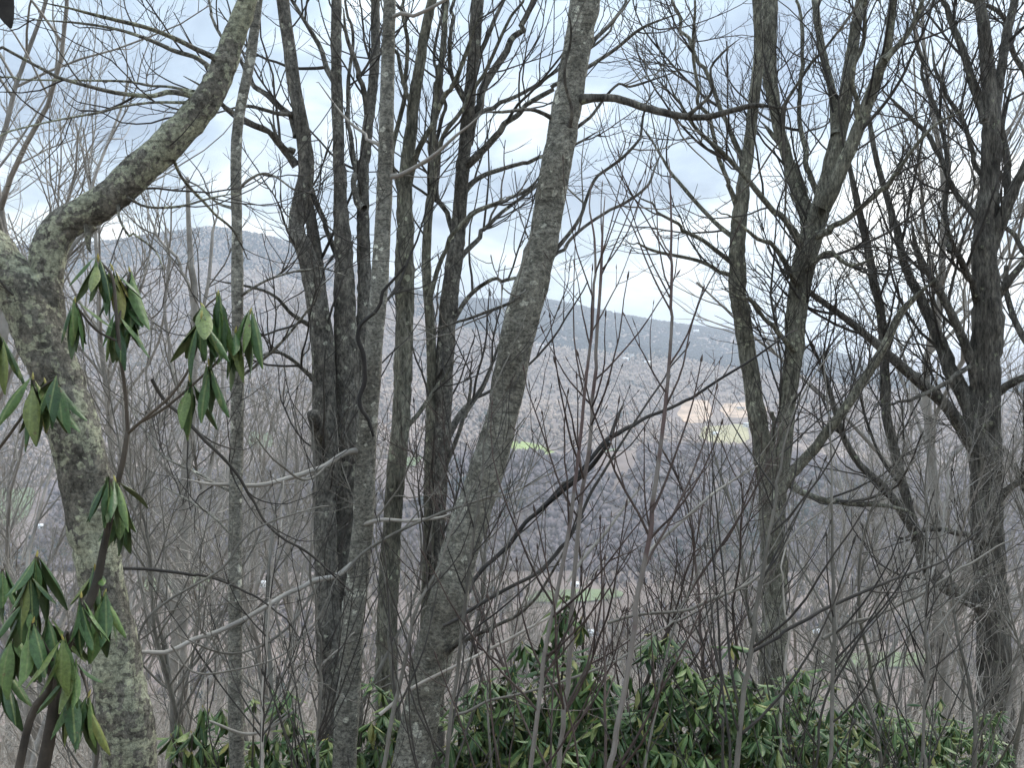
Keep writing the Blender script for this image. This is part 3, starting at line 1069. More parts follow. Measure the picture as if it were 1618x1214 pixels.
# thin straight stem
tree("slender_tree", "slender straight grey tree running the full height beside the bent mossy tree", "tree", 6.0,
     [(373, 1214, 24), (372, 1000, 22), (372, 850, 21), (376, 600, 20), (375, 400, 18), (372, 250, 17), (378, 180, 17), (394, 100, 16), (404, 30, 15), (416, -60, 13)],
     [([(372, 330, 5), (345, 318, 4), (300, 290, 3), (250, 270, 2)], 0.3, 0),
      ([(378, 300, 5), (420, 270, 4), (465, 300, 3)], -0.3, 0),
      ([(376, 470, 5), (430, 440, 4), (500, 425, 3), (560, 440, 2)], -0.3, 0),
      ([(374, 600, 5), (430, 560, 5), (480, 500, 4), (520, 440, 3)], -0.4, 0),
      ([(371, 780, 5), (310, 750, 4), (240, 700, 3), (190, 620, 2)], 0.4, 0),
      ([(371, 850, 4), (320, 800, 4), (260, 770, 3)], 0.4, 0)],
     M_GREY, M_TWIGDK, rough=0.05, seed=2.2, sides=16, twigs=(2.6, 0.3, 1.0), sub=(4, 0.15, 0.45), subsub=(4, 0.05, 0.2), trunk_twigs=0.9)

# front stem of the central cluster
tree("smooth_tree", "smooth grey straight stem in front of the dark clustered trunks", "tree", 6.4,
     [(544, 1214, 40), (555, 1040, 36), (566, 900, 34), (577, 760, 33), (588, 600, 32), (600, 450, 27), (608, 300, 24), (612, 150, 22), (616, 0, 20), (620, -90, 20)],
     [([(610, 285, 8), (650, 268, 7), (690, 245, 6), (720, 215, 5), (760, 180, 4)], -0.3, 0),
      ([(570, 880, 9), (536, 905, 8), (500, 915, 8), (462, 928, 8), (420, 955, 8), (380, 980, 8), (330, 1005, 8), (270, 1028, 8), (225, 1029, 7), (185, 1030, 6)], -1.2, 0),
      ([(606, 230, 6), (570, 215, 5), (540, 190, 4), (500, 130, 3)], 0.3, 0),
      ([(582, 715, 10), (548, 716, 9), (510, 738, 8), (460, 752, 8), (410, 765, 7), (340, 768, 5), (290, 757, 4)], -0.5, 0),
      ([(612, 30, 7), (660, 20, 6), (720, -10, 5)], -0.2, 0),
      ([(560, 836, 7), (600, 818, 6), (650, 816, 5), (710, 815, 4), (770, 790, 3)], -0.4, 0)],
     M_GREY, M_TWIG, limbm=M_BG, rough=0.05, seed=3.3, sides=18, twigs=(1.8, 0.3, 1.0), sub=(3.2, 0.15, 0.45), subsub=(3.5, 0.05, 0.2), trunk_twigs=0.6)

# dark clustered trunk behind
tree("clustered_tree", "dark rough tree splitting into several upright stems, left of centre", "tree", 9.0,
     [(552, 1214, 50), (548, 1050, 46), (548, 900, 43), (549, 760, 41), (549, 640, 40), (546, 560, 38), (544, 480, 34), (544, 400, 29), (538, 300, 21), (531, 150, 18), (530, 0, 16), (528, -90, 14)],
     [([(528, 1260, 44), (520, 1050, 40), (516, 900, 38), (514, 760, 38), (514, 640, 38), (508, 540, 37), (498, 470, 34), (484, 410, 29), (467, 355, 26), (474, 310, 26), (482, 268, 25), (476, 200, 22), (463, 130, 21), (446, 0, 21), (440, -60, 18)], 0.3, -0.25),
      ([(505, 480, 24), (500, 410, 20), (488, 330, 18), (480, 285, 18)], 0.0, 0.15),
      ([(556, 700, 26), (566, 560, 25), (574, 480, 24), (574, 360, 20), (578, 230, 17), (590, 110, 15), (592, 0, 14), (592, -60, 12)], 0.3, 0.1),
      ([(512, 700, 24), (502, 672, 22), (494, 652, 20)], -0.2, -0.3),
      ([(468, 262, 11), (430, 214, 9), (392, 196, 8), (352, 166, 7), (325, 145, 5), (290, 120, 4)], -0.6, 0),
      ([(470, 215, 10), (432, 152, 9), (395, 120, 7), (350, 60, 5), (330, 0, 4)], 0.6, 0),
      ([(464, 240, 8), (452, 232, 8), (440, 218, 7), (424, 184, 4)], -0.2, 0),
      ([(468, 180, 7), (420, 172, 6), (388, 170, 5), (340, 180, 3)], -0.3, 0),
      ([(530, 130, 9), (510, 80, 8), (480, 30, 6), (455, -10, 5)], 0.3, 0),
      ([(575, 330, 10), (555, 250, 8), (548, 140, 6), (556, 60, 5), (545, 0, 4)], 0.2, 0),
      ([(582, 180, 9), (562, 110, 8), (545, 60, 6), (540, 10, 4)], -0.2, 0),
      ([(490, 300, 9), (510, 350, 8), (525, 390, 8), (535, 420, 8)], 0.0, 0.2),
      ([(500, 520, 8), (460, 500, 6), (430, 470, 5), (380, 450, 4), (330, 440, 3)], -0.5, 0),
      ([(495, 600, 7), (450, 560, 6), (420, 555, 5), (390, 570, 4)], -0.5, 0)],
     M_CLUSTER, M_TWIGDK, rough=0.16, seed=4.4, sides=24, twigs=(1.8, 0.5, 1.6), sub=(2.8, 0.2, 0.7), subsub=(3.0, 0.08, 0.3))

tree("upright_tree", "upright rough grey tree with twin stems just left of the leaning trunk", "tree", 9.6,
     [(612, 1214, 36), (612, 1050, 34), (616, 900, 31), (625, 760, 30), (638, 600, 29), (641, 420, 30), (640, 300, 24), (650, 200, 20), (664, 100, 17), (682, 0, 14), (695, -80, 12)],
     [([(672, 1100, 20), (675, 900, 18), (676, 780, 17), (680, 560, 15), (672, 420, 15), (684, 300, 13), (681, 240, 12), (690, 150, 11), (702, 40, 9), (708, -60, 8)], 0.2, 0.3),
      ([(645, 290, 10), (668, 220, 9), (700, 160, 8), (735, 90, 7), (765, 20, 5)], -0.5, 0),
      ([(640, 330, 9), (622, 250, 8), (640, 150, 7), (646, 60, 6), (632, -10, 5)], 0.4, 0),
      ([(676, 480, 8), (700, 400, 7), (745, 340, 6), (800, 310, 4)], -0.3, 0.3),
      ([(682, 280, 8), (712, 200, 7), (760, 120, 6), (800, 40, 5), (830, -10, 4)], -0.3, 0.3),
      ([(655, 180, 7), (632, 110, 6), (620, 40, 5)], 0.3, 0),
      ([(630, 690, 8), (660, 650, 7), (690, 610, 6), (730, 560, 4)], 0.3, 0)],
     M_OLIVE, M_TWIGDK, rough=0.12, seed=5.5, sides=18, twigs=(1.8, 0.5, 1.5), sub=(2.8, 0.2, 0.7), subsub=(3.0, 0.08, 0.3))

tree("branching_tree", "dark grey tree with many branches sweeping up to the right behind the leaning trunk", "tree", 10.0,
     [(690, 1214, 30), (690, 1050, 27), (690, 900, 26), (692, 760, 27), (702, 600, 28), (712, 460, 29), (722, 380, 25), (732, 260, 21), (745, 130, 20), (756, 0, 20), (768, -80, 16)],
     [([(730, 268, 13), (742, 225, 13), (768, 140, 13), (800, 84, 11), (836, 25, 9), (860, -30, 8)], 0.4, 0),
      ([(734, 268, 12), (760, 240, 11), (790, 200, 10), (838, 165, 8), (905, 125, 7), (960, 85, 6), (1010, 45, 5), (1080, 18, 4)], -0.6, 0),
      ([(728, 310, 10), (750, 286, 8), (795, 267, 7), (857, 247, 6), (915, 225, 4), (960, 200, 3)], 0.4, 0),
      ([(722, 370, 9), (745, 342, 8), (785, 318, 7), (835, 298, 5), (862, 262, 4)], 0.2, 0),
      ([(716, 420, 9), (745, 385, 8), (790, 340, 6), (850, 290, 5), (900, 230, 4)], 0.5, 0),
      ([(738, 205, 9), (765, 175, 8), (830, 148, 6), (890, 100, 5), (950, 60, 4), (990, 10, 4)], 0.5, 0),
      ([(722, 385, 9), (700, 330, 8), (690, 250, 7), (700, 180, 6), (690, 90, 5), (700, 0, 4)], 0.3, 0),
      ([(748, 100, 8), (775, 50, 7), (800, -10, 6)], 0.3, 0),
      ([(740, 160, 8), (715, 110, 7), (712, 50, 6), (724, -20, 5)], -0.4, 0),
      ([(708, 520, 8), (740, 470, 7), (790, 440, 6), (830, 430, 5), (856, 400, 4)], -0.4, 0),
      ([(694, 720, 12), (720, 670, 11), (752, 630, 9), (772, 590, 7), (790, 540, 4)], 0.6, 0),
      ([(692, 760, 8), (722, 700, 7), (740, 640, 6), (744, 560, 4)], -0.3, 0)],
     M_CLUSTER, M_TWIGDK, rough=0.12, seed=6.6, sides=18, twigs=(1.9, 0.5, 1.7), sub=(2.8, 0.2, 0.7), subsub=(3.0, 0.08, 0.3))

# the big leaning trunk
tree("leaning_tree", "big pale-flecked grey trunk leaning right through the middle of the view", "tree", 6.0,
     [(650, 1214, 60), (672, 1100, 61), (695, 1000, 63), (716, 900, 63), (738, 830, 61), (760, 770, 57), (797, 640, 54), (822, 520, 52), (847, 420, 50), (857, 390, 48), (871, 300, 47), (891, 200, 47), (908, 100, 45), (925, 0, 44), (940, -90, 42)],
     [([(908, 158, 14), (945, 155, 12), (985, 158, 12), (1020, 170, 12), (1070, 182, 11), (1115, 185, 10), (1155, 175, 9), (1195, 166, 8), (1238, 172, 6)], -0.3, -0.02),
      ([(1236, 172, 6), (1252, 148, 5), (1280, 110, 5), (1310, 70, 4), (1345, 20, 4), (1365, -15, 3)], -0.1, -0.32),
      ([(1238, 173, 6), (1240, 230, 5), (1240, 280, 4), (1238, 350, 3), (1236, 400, 2)], 0, -0.32),
      ([(1085, 184, 6), (1110, 160, 5), (1122, 140, 5), (1120, 110, 4), (1140, 85, 4), (1170, 60, 3)], -0.2, -0.25),
      ([(880, 190, 8), (840, 175, 6), (800, 180, 5), (760, 180, 4)], -0.4, 0),
      ([(918, 85, 8), (942, 60, 7), (968, 35, 6), (1000, -5, 5)], 0.3, 0),
      ([(872, 402, 7), (905, 355, 6), (934, 302, 5), (984, 248, 5), (1018, 188, 4), (1040, 120, 3)], 0.5, 0),
      ([(870, 410, 6), (925, 362, 5), (990, 325, 5), (1035, 280, 4), (1052, 220, 3)], 0.5, 0),
      ([(900, 210, 6), (930, 180, 5), (970, 140, 4), (1010, 130, 4), (1080, 110, 3)], 0.4, 0),
      ([(848, 420, 5), (815, 470, 5), (770, 495, 5), (720, 515, 4), (660, 520, 3)], -0.4, 0),
      ([(900, 200, 7), (905, 170, 6), (895, 120, 5), (900, 60, 4), (893, 10, 3)], -0.2, -0.15),
      ([(690, 1050, 8), (720, 1020, 7), (780, 990, 6), (830, 960, 5), (880, 890, 4), (910, 830, 3)], -0.8, 0)],
     M_BEECH, M_TWIG, limbm=M_DARK, rough=0.12, seed=7.7, sides=28, step=0.025, twigs=(2.0, 0.3, 1.0), sub=(3.5, 0.12, 0.4), subsub=(4.0, 0.05, 0.16), trunk_twigs=0.3)

# forked tree on the right
tree("forked_tree", "greenish lichened tree forking into two tall stems, right of centre", "tree", 12.0,
     [(1222, 1214, 48), (1221, 1080, 45), (1224, 950, 40), (1218, 820, 39), (1211, 760, 34), (1202, 700, 30), (1186, 590, 27), (1166, 450, 27), (1166, 350, 25), (1180, 260, 20), (1190, 170, 18), (1200, 80, 16), (1196, 0, 14), (1192, -80, 12)],
     [([(1224, 830, 30), (1238, 740, 27), (1246, 660, 26), (1252, 580, 28), (1262, 480, 34), (1274, 400, 36), (1296, 330, 30), (1324, 215, 24), (1338, 140, 21), (1350, 60, 18), (1360, 0, 16), (1366, -60, 14)], 0.3, -0.05),
      ([(1300, 330, 26), (1334, 255, 22), (1364, 180, 20), (1386, 120, 17), (1402, 80, 15), (1414, 0, 12), (1420, -60, 10)], -0.6, -0.05),
      ([(1276, 385, 24), (1274, 345, 22), (1256, 300, 18), (1238, 230, 18), (1228, 190, 18), (1216, 110, 23), (1218, 0, 26), (1220, -60, 24)], 0.6, 0.2),
      ([(1398, 95, 9), (1430, 60, 8), (1450, 20, 7), (1462, -20, 6)], -0.2, -0.6),
      ([(1268, 388, 12), (1235, 345, 10), (1190, 298, 9), (1160, 262, 8), (1120, 220, 7), (1090, 185, 6), (1050, 120, 4)], -0.8, 0),
      ([(1290, 372, 10), (1325, 355, 9), (1360, 330, 8), (1400, 292, 8), (1430, 250, 6), (1470, 200, 5), (1530, 170, 3)], -1.0, 0),
      ([(1232, 770, 17), (1268, 728, 16), (1310, 680, 16), (1352, 620, 15), (1390, 560, 14), (1420, 500, 12), (1446, 470, 9), (1480, 440, 6)], -0.8, 0),
      ([(1222, 745, 9), (1222, 700, 9), (1219, 652, 8)], 0, -0.25),
      ([(1168, 386, 8), (1120, 340, 7), (1078, 292, 6), (1040, 240, 4), (1010, 190, 3)], 0.6, 0),
      ([(1166, 420, 8), (1110, 382, 7), (1052, 342, 5), (1000, 300, 4)], -0.6, 0),
      ([(1164, 440, 7), (1110, 412, 6), (1040, 400, 5), (985, 380, 3)], 0.4, 0),
      ([(1176, 262, 9), (1150, 192, 8), (1122, 122, 7), (1088, 62, 6), (1062, 0, 5)], 0.6, 0),
      ([(1166, 330, 8), (1140, 255, 7), (1112, 170, 6), (1095, 80, 5), (1098, 0, 4)], -0.6, 0),
      ([(1322, 215, 14), (1315, 150, 13), (1300, 80, 12), (1288, 0, 11)], 0.8, 0.1),
      ([(1300, 330, 10), (1270, 230, 9), (1262, 170, 7), (1270, 80, 6), (1258, 0, 5)], 0.9, 0.2),
      ([(1290, 350, 9), (1255, 260, 8), (1225, 220, 7), (1200, 190, 5)], 0.8, 0.2),
      ([(1360, 190, 8), (1345, 130, 8), (1370, 60, 6), (1366, -10, 5)], -0.3, -0.5),
      ([(1262, 450, 9), (1230, 400, 8), (1190, 370, 6), (1130, 330, 5)], -0.9, 0),
      ([(1254, 560, 9), (1230, 530, 8), (1190, 480, 6), (1140, 455, 4)], -0.8, 0),
      ([(1270, 430, 9), (1310, 400, 8), (1345, 420, 6), (1390, 400, 5)], -0.8, 0),
      ([(1250, 765, 10), (1300, 790, 9), (1340, 793, 9), (1400, 800, 7), (1450, 820, 5)], -0.5, 0)],
     M_OLIVE, M_TWIGDK, limbm=M_OLIVE, extra=1.0, rough=0.13, seed=8.8, sides=20, step=0.05, twigs=(2.2, 0.5, 1.8), sub=(3.4, 0.25, 0.8), subsub=(3.6, 0.1, 0.35), up=0.09, rm=0.62)

# dark tree at the right edge
tree("broad_tree", "broad dark tree with heavy branching limbs at the right edge", "tree", 13.0,
     [(1576, 1214, 58), (1572, 1080, 54), (1568, 950, 51), (1559, 800, 48), (1555, 650, 48), (1560, 500, 45), (1556, 400, 38), (1564, 300, 31), (1566, 200, 27), (1562, 120, 23), (1550, 0, 17), (1545, -80, 14)],
     [([(1562, 405, 22), (1582, 345, 20), (1602, 300, 17), (1630, 240, 14)], -0.3, 0),
      ([(1568, 210, 16), (1580, 130, 15), (1590, 60, 14), (1602, 0, 12), (1610, -60, 10)], 0.4, 0),
      ([(1560, 190, 15), (1542, 140, 14), (1522, 80, 12), (1500, 30, 10), (1488, -20, 8)], 0.4, 0),
      ([(1588, 345, 13), (1592, 260, 12), (1586, 200, 10), (1600, 120, 8)], 0.3, 0),
      ([(1548, 690, 30), (1520, 620, 26), (1496, 570, 22), (1470, 510, 18), (1444, 452, 15), (1424, 400, 13), (1408, 330, 11), (1385, 250, 9), (1370, 170, 7)], 0.8, 0),
      ([(1545, 720, 22), (1505, 655, 20), (1455, 605, 18), (1420, 575, 15), (1370, 530, 13), (1330, 500, 11), (1280, 465, 9), (1230, 420, 6)], -1.0, 0),
      ([(1550, 630, 16), (1530, 560, 15), (1505, 500, 13), (1478, 450, 12), (1450, 400, 10), (1440, 350, 8)], -0.4, 0),
      ([(1552, 362, 11), (1530, 328, 10), (1505, 293, 9), (1466, 218, 8), (1430, 178, 7), (1394, 138, 6)], 0.5, 0),
      ([(1500, 398, 9), (1496, 340, 8), (1500, 285, 8), (1486, 210, 7), (1462, 130, 6), (1442, 40, 5)], 0.7, 0),
      ([(1555, 960, 26), (1510, 935, 24), (1470, 900, 21), (1448, 850, 17), (1400, 775, 12), (1352, 728, 11), (1326, 670, 9), (1308, 610, 8), (1282, 540, 6)], -0.6, 0),
      ([(1462, 890, 16), (1438, 815, 15), (1420, 740, 15), (1402, 660, 15), (1396, 560, 15), (1388, 480, 14), (1370, 385, 13), (1350, 300, 10), (1330, 200, 8)], 0.5, 0),
      ([(1578, 620, 14), (1600, 602, 12), (1640, 588, 10)], -0.2, 0),
      ([(1576, 470, 13), (1596, 440, 12), (1635, 405, 10)], -0.2, 0),
      ([(1574, 800, 13), (1600, 770, 11), (1640, 755, 9)], -0.3, 0),
      ([(1548, 480, 13), (1528, 440, 12), (1510, 400, 10), (1500, 360, 8)], -0.6, 0),
      ([(1556, 860, 10), (1510, 840, 9), (1470, 836, 8), (1420, 850, 6)], -0.6, 0),
      ([(1556, 560, 9), (1500, 600, 8), (1440, 630, 6), (1380, 640, 4)], -0.9, 0),
      ([(1560, 300, 9), (1540, 250, 8), (1520, 180, 7), (1480, 120, 6), (1470, 60, 5)], 0.3, 0)],
     M_DARK, M_TWIGDK, extra=1.0, rough=0.16, seed=9.9, sides=22, step=0.05, twigs=(2.2, 0.5, 1.8), sub=(3.4, 0.25, 0.8), subsub=(3.6, 0.1, 0.35), up=0.09, rm=0.62)

# far right edge stem
tree("edge_tree", "upright dark stem cut by the right edge of the view", "tree", 15.0,
     [(1640, 1214, 34), (1636, 900, 30), (1634, 600, 26), (1640, 300, 20), (1632, 100, 16), (1625, -40, 12)],
     [([(1636, 560, 12), (1600, 500, 10), (1590, 420, 8)], 0.3, 0), ([(1634, 800, 12), (1600, 730, 10), (1560, 690, 8), (1500, 660, 6)], -0.4, 0),
      ([(1632, 150, 10), (1600, 80, 9), (1580, 20, 8), (1520, -5, 6)], -0.4, 0), ([(1636, 420, 9), (1600, 370, 8), (1560, 350, 6)], 0.2, 0)],
     M_DARK, M_TWIGDK, rough=0.12, seed=10.1, sides=12, step=0.08, twigs=(1.4, 0.6, 1.8), sub=(2.4, 0.25, 0.8), subsub=(2.5, 0.1, 0.35))

# pale trees a little down the slope on the left
tree("pale_tree", "pale grey tree down the slope between the mossy tree and the slender tree", "tree", 15.0,
     [(290, 1214, 30), (284, 1050, 27), (287, 900, 24), (292, 780, 20), (303, 650, 15), (306, 500, 12), (300, 380, 9), (296, 280, 6)],
     [([(284, 1000, 16), (262, 940, 14), (240, 880, 11), (215, 800, 8), (200, 700, 6), (190, 600, 4)], 0.6, 0),
      ([(290, 860, 9), (320, 780, 8), (345, 690, 6), (350, 580, 5), (340, 450, 4)], 0.6, 0),
      ([(300, 700, 8), (275, 600, 7), (262, 500, 5), (265, 400, 4), (255, 320, 3)], 0.6, 0),
      ([(305, 560, 7), (325, 470, 6), (338, 380, 5), (345, 300, 3)], 0.5, 0),
      ([(304, 500, 6), (285, 430, 5), (240, 360, 4), (225, 300, 3)], 0.5, 0),
      ([(292, 780, 7), (250, 720, 6), (235, 620, 5), (240, 500, 4)], -0.5, 0)],
     M_BG, M_TWIG, rough=0.10, seed=11.2, sides=12, step=0.08, twigs=(1.6, 0.6, 1.7), sub=(2.4, 0.25, 0.8), subsub=(2.5, 0.1, 0.35))

# fallen dead bough propped across the centre
def bough(name, label, cat, d, pts, drift, mat, seed, side=(), twig=(0, 0, 0), twm=None, group=None, sides=10, rough=0.08, sub=3.0):
    P, R = trace(pts, d, drift)
    g = np.random.default_rng(int(seed * 100))
    base = P[0].copy()
    root = empty(name, base, label, cat, group)
    ln = np.linalg.norm(np.diff(P, axis=0), axis=1).sum()
    Pt, Rt, _ = resample(P, R, int(min(max(ln / 0.03, 16), 110)))
    Pt = kink(Pt, 0.0012 * d, 0.13, g)
    link("stem", trunk_mesh("stem", Pt, Rt, sides, mat, rough, base, seed), root)
    LP, LR = [], []
    q = max(1, len(Pt) // 14)
    a, b, _ = resample(Pt[::q], Rt[::q], 16)
    LP.append(a)
    LR.append(b)
    for s, (pp, dr) in enumerate(side):
        P2, R2 = trace(pp, d, dr)
        l2 = np.linalg.norm(np.diff(P2, axis=0), axis=1).sum()
        a, b, _ = resample(P2, R2, int(min(max(l2 / 0.04, 10), 60)))
        link("branch", trunk_mesh("branch", a, b, 7, mat, rough, base, seed + s), root)
        a, b, _ = resample(P2, R2, 16)
        LP.append(a)
        LR.append(b)
    if twig[0] > 0:
        LP, LR = np.array(LP), np.array(LR)
        rmin = 0.85 * d / F
        A = Acc()
        a1, b1 = grow(LP, LR, twig[0], 0.15, 1.0, twig[1], twig[2], 0.35, 0.85, 0.6, 9, 0.07, 0.12, rmin, g, flat=0.7)
        if len(a1):
            A.add(*tubes(a1, b1, 5))
            a2, b2 = grow(a1, b1, sub, 0.2, 1.0, twig[1] * 0.3, twig[2] * 0.35, 0.35, 0.9, 0.7, 6, 0.10, 0.10, rmin * 0.8, g, flat=0.7)
            if len(a2):
                A.add(*tubes(a2, b2, 4))
            for q_, w_ in ((a1, b1), (a2, b2)):
                if len(q_):
                    dr = norm(q_[:, -1] - q_[:, -2])[:, None, :]
                    st_ = np.array([0.0, 0.008, 0.02, 0.034])[None, :, None] * g.uniform(0.6, 1.3, (len(q_), 1, 1))
                    A.add(*tubes(q_[:, -1][:, None, :] + dr * st_, w_[:, -1][:, None] * np.array([1.0, 2.3, 1.7, 0.2])[None], 4))
            me = A.mesh("twigs", twm or mat)
            me.transform(__import__("mathutils").Matrix.Translation(Vector(-base)))
            o = link("twigs", me, root)
            o["kind"] = "stuff"
    return root


bough("dead_bough", "long black dead bough slanting up to the right behind the saplings", "branch", 7.0,
      [(735, 945, 6), (752, 915, 7), (800, 862, 7), (862, 795, 6.5), (920, 740, 6), (965, 692, 8), (1010, 668, 6), (1080, 635, 5), (1170, 580, 4), (1240, 530, 3), (1260, 520, 1.5)], 1.6, M_BLACK, 21.0,
      [([(962, 700, 6), (930, 742, 8), (890, 775, 8), (845, 815, 5)], 0.3), ([(965, 690, 6), (975, 660, 5), (985, 640, 3)], 0.2)], (0.8, 0.3, 0.8), M_TWIGDK)

bough("woody_vine", "dark twisting vine looping down in front of the smooth grey stem", "vine", 6.2,
      [(640, 420, 4), (612, 455, 5), (590, 488, 6), (572, 512, 6), (568, 535, 7), (577, 556, 8), (580, 580, 8), (577, 605, 8), (569, 630, 7), (571, 648, 7), (582, 664, 6), (590, 690, 4)], 0.0, M_BLACK, 22.0)

LOOSE = [
    (4.6, [(150, 990, 5), (215, 1037, 4), (220, 997, 4), (260, 952, 4), (350, 902, 4), (382, 857, 4), (432, 827, 3), (520, 800, 2)], M_TWIG, "thin branch curving up right from the bent tree's foot"),
    (5.0, [(270, 1020, 3), (310, 1062, 3), (380, 1055, 3), (450, 1030, 3), (500, 975, 2.5), (540, 900, 1.5)], M_TWIG, "thin grey branch sagging low in front of the slender tree"),
    (5.6, [(180, 898, 5), (250, 903, 5), (300, 907, 5), (362, 922, 4), (430, 960, 3), (480, 1010, 2)], M_TWIGDK, "dark level branch just above the pale dead limb"),
    (5.2, [(240, 600, 6), (262, 632, 6), (320, 690, 6), (370, 745, 5), (420, 830, 4), (500, 885, 4), (560, 940, 2)], M_TWIGDK, "dark branch falling right across the slender tree"),
    (5.0, [(600, 1130, 6), (645, 1092, 6), (735, 1047, 5), (809, 1007, 5), (900, 950, 4), (960, 880, 2)], M_BRUSH, "pale branch rising right across the leaning trunk's foot"),
    (5.4, [(545, 905, 5), (580, 870, 5), (650, 830, 5), (730, 800, 4), (820, 775, 3), (890, 740, 2)], M_TWIG, "grey branch crossing the middle of the leaning trunk"),
    (5.0, [(700, 990, 6), (760, 955, 6), (809, 927, 6), (862, 895, 6), (905, 840, 5), (934, 782, 5), (979, 702, 4), (1040, 610, 3), (1090, 540, 2)], M_TWIGDK, "long dark branch bowing up past the close pair of saplings"),
    (4.8, [(960, 985, 5), (1009, 972, 5), (1084, 964, 5), (1159, 937, 5), (1209, 902, 4), (1260, 840, 3), (1320, 790, 2)], M_TWIG, "slim branch lifting right from the lone tall sapling"),
    (4.5, [(720, 1130, 5), (809, 1100, 4), (874, 1082, 4), (974, 1045, 4), (1040, 1000, 3), (1110, 960, 1.5)], M_TWIG, "slim grey branch lying over the large central shrub"),
    (4.9, [(1020, 880, 3), (1034, 862, 5), (1109, 797, 5), (1139, 772, 4), (1200, 735, 2)], M_PALE, "short bleached twig slanting beside the lone tall sapling"),
    (4.9, [(895, 920, 3), (909, 902, 5), (950, 848, 5), (989, 797, 4), (1030, 750, 2)], M_PALE, "short bleached twig slanting across the close pair of saplings"),
    (5.2, [(1180, 1035, 6), (1259, 987, 6), (1319, 957, 6), (1409, 917, 5), (1484, 887, 4), (1560, 830, 2)], M_TWIGDK, "dark branch reaching right from the leaning dark sapling"),
    (5.4, [(1300, 1010, 6), (1345, 985, 6), (1380, 975, 5), (1440, 945, 5), (1520, 900, 4), (1600, 850, 2)], M_TWIG, "grey branch reaching right from the straight brown sapling"),
    (5.8, [(330, 1140, 4), (400, 1160, 5), (470, 1120, 5), (500, 1060, 4), (560, 1000, 2)], M_PALE, "bleached twig arching over the drooping shrubs"),
]
for i, (d, pts, mat, lab) in enumerate(LOOSE):
    bough("bare_branch", lab, "branch", d, pts, 0.3, mat, 60.0 + i * 1.3, (), (2.2, 0.25, 0.8), mat, "bare branches crossing between the trunks", 7, 0.06, 3.5)

# ------------------------------------------------------------------ saplings in front
SAP = [
    (4.3, [(838, 1214, 11), (862, 1040, 11), (888, 900, 10), (908, 770, 9), (924, 650, 8), (934, 520, 7), (938, 420, 6), (936, 330, 4), (934, 290, 2)], M_RED, "reddish sapling with the farthest-left foot of the close pair"),
    (4.4, [(884, 1214, 12), (896, 1080, 12), (908, 920, 11), (922, 760, 10), (936, 620, 9), (946, 500, 8), (950, 410, 7), (953, 350, 4), (956, 310, 2)], M_RED, "reddish sapling rising beside the close pair's other stem, tips together"),
    (4.1, [(963, 1214, 14), (990, 1080, 13), (1010, 950, 13), (1030, 820, 12), (1046, 680, 10), (1056, 540, 8), (1060, 420, 7), (1058, 300, 4), (1056, 250, 2)], M_RED, "tall straight reddish sapling standing alone right of the close pair"),
    (4.2, [(1166, 1214, 14), (1182, 1060, 12), (1200, 930, 11), (1216, 830, 9), (1232, 740, 7), (1252, 660, 5), (1290, 590, 4), (1340, 530, 3)], M_TWIG, "dark sapling leaning up in front of the forked tree"),
    (4.6, [(705, 1214, 10), (722, 1060, 9), (738, 930, 8), (752, 820, 7), (764, 720, 5), (776, 640, 4), (800, 570, 3), (830, 500, 2)], M_TWIG, "thin sapling against the foot of the leaning trunk"),
    (4.4, [(606, 1214, 11), (632, 1080, 10), (660, 960, 8), (690, 900, 6), (720, 820, 5), (760, 750, 4), (830, 660, 3)], M_TWIG, "crooked sapling crossing left of the leaning trunk's foot"),
    (5.0, [(1311, 1214, 10), (1315, 1050, 10), (1319, 930, 9), (1314, 830, 7), (1312, 740, 5), (1306, 650, 4), (1300, 560, 3)], M_TWIG, "straight brown sapling right of the forked tree"),
    (5.2, [(1290, 1214, 6), (1302, 1120, 6), (1318, 1070, 5), (1350, 1020, 5), (1390, 970, 4), (1420, 930, 3), (1470, 880, 2)], M_TWIGDK, "arching dark sapling bowed to the right by the brown one"),
    (5.4, [(1462, 1214, 8), (1464, 1080, 7), (1462, 960, 6), (1466, 880, 5), (1462, 780, 4), (1470, 690, 3)], M_TWIG, "thin sapling in front of the broad dark tree's low limb"),
    (5.0, [(1140, 1214, 7), (1139, 1060, 6), (1132, 930, 5), (1122, 830, 4), (1126, 740, 3), (1110, 620, 2)], M_TWIGDK, "very thin upright dark sapling left of the leaning dark one"),
    (4.8, [(1022, 1214, 6), (1036, 1120, 6), (1056, 1030, 5), (1080, 960, 4), (1120, 860, 3), (1150, 760, 2)], M_TWIG, "slight sapling bending right, low in the centre"),
    (5.6, [(1465, 1080, 6), (1470, 1010, 6), (1490, 980, 5), (1530, 930, 4), (1560, 870, 3), (1590, 810, 2)], M_TWIG, "low slender sapling beneath the broad dark tree"),
    (5.8, [(500, 1214, 8), (506, 1060, 7), (500, 960, 6), (492, 860, 5), (498, 760, 3), (490, 660, 2)], M_TWIG, "thin sapling left of the smooth grey stem's foot"),
    (5.6, [(415, 1214, 8), (418, 1080, 7), (425, 960, 6), (440, 860, 4), (448, 760, 3)], M_BRUSH, "pale sapling just right of the slender straight tree"),
    (4.9, [(780, 1214, 6), (772, 1100, 5), (778, 980, 5), (800, 870, 4), (830, 760, 3), (868, 640, 2)], M_TWIG, "wispy sapling between the leaning trunk and the close pair"),
    (6.5, [(1235, 1214, 9), (1240, 1100, 8), (1242, 1000, 6), (1236, 900, 4), (1250, 800, 3)], M_BRUSH, "pale thin stem against the forked tree's foot"),
]
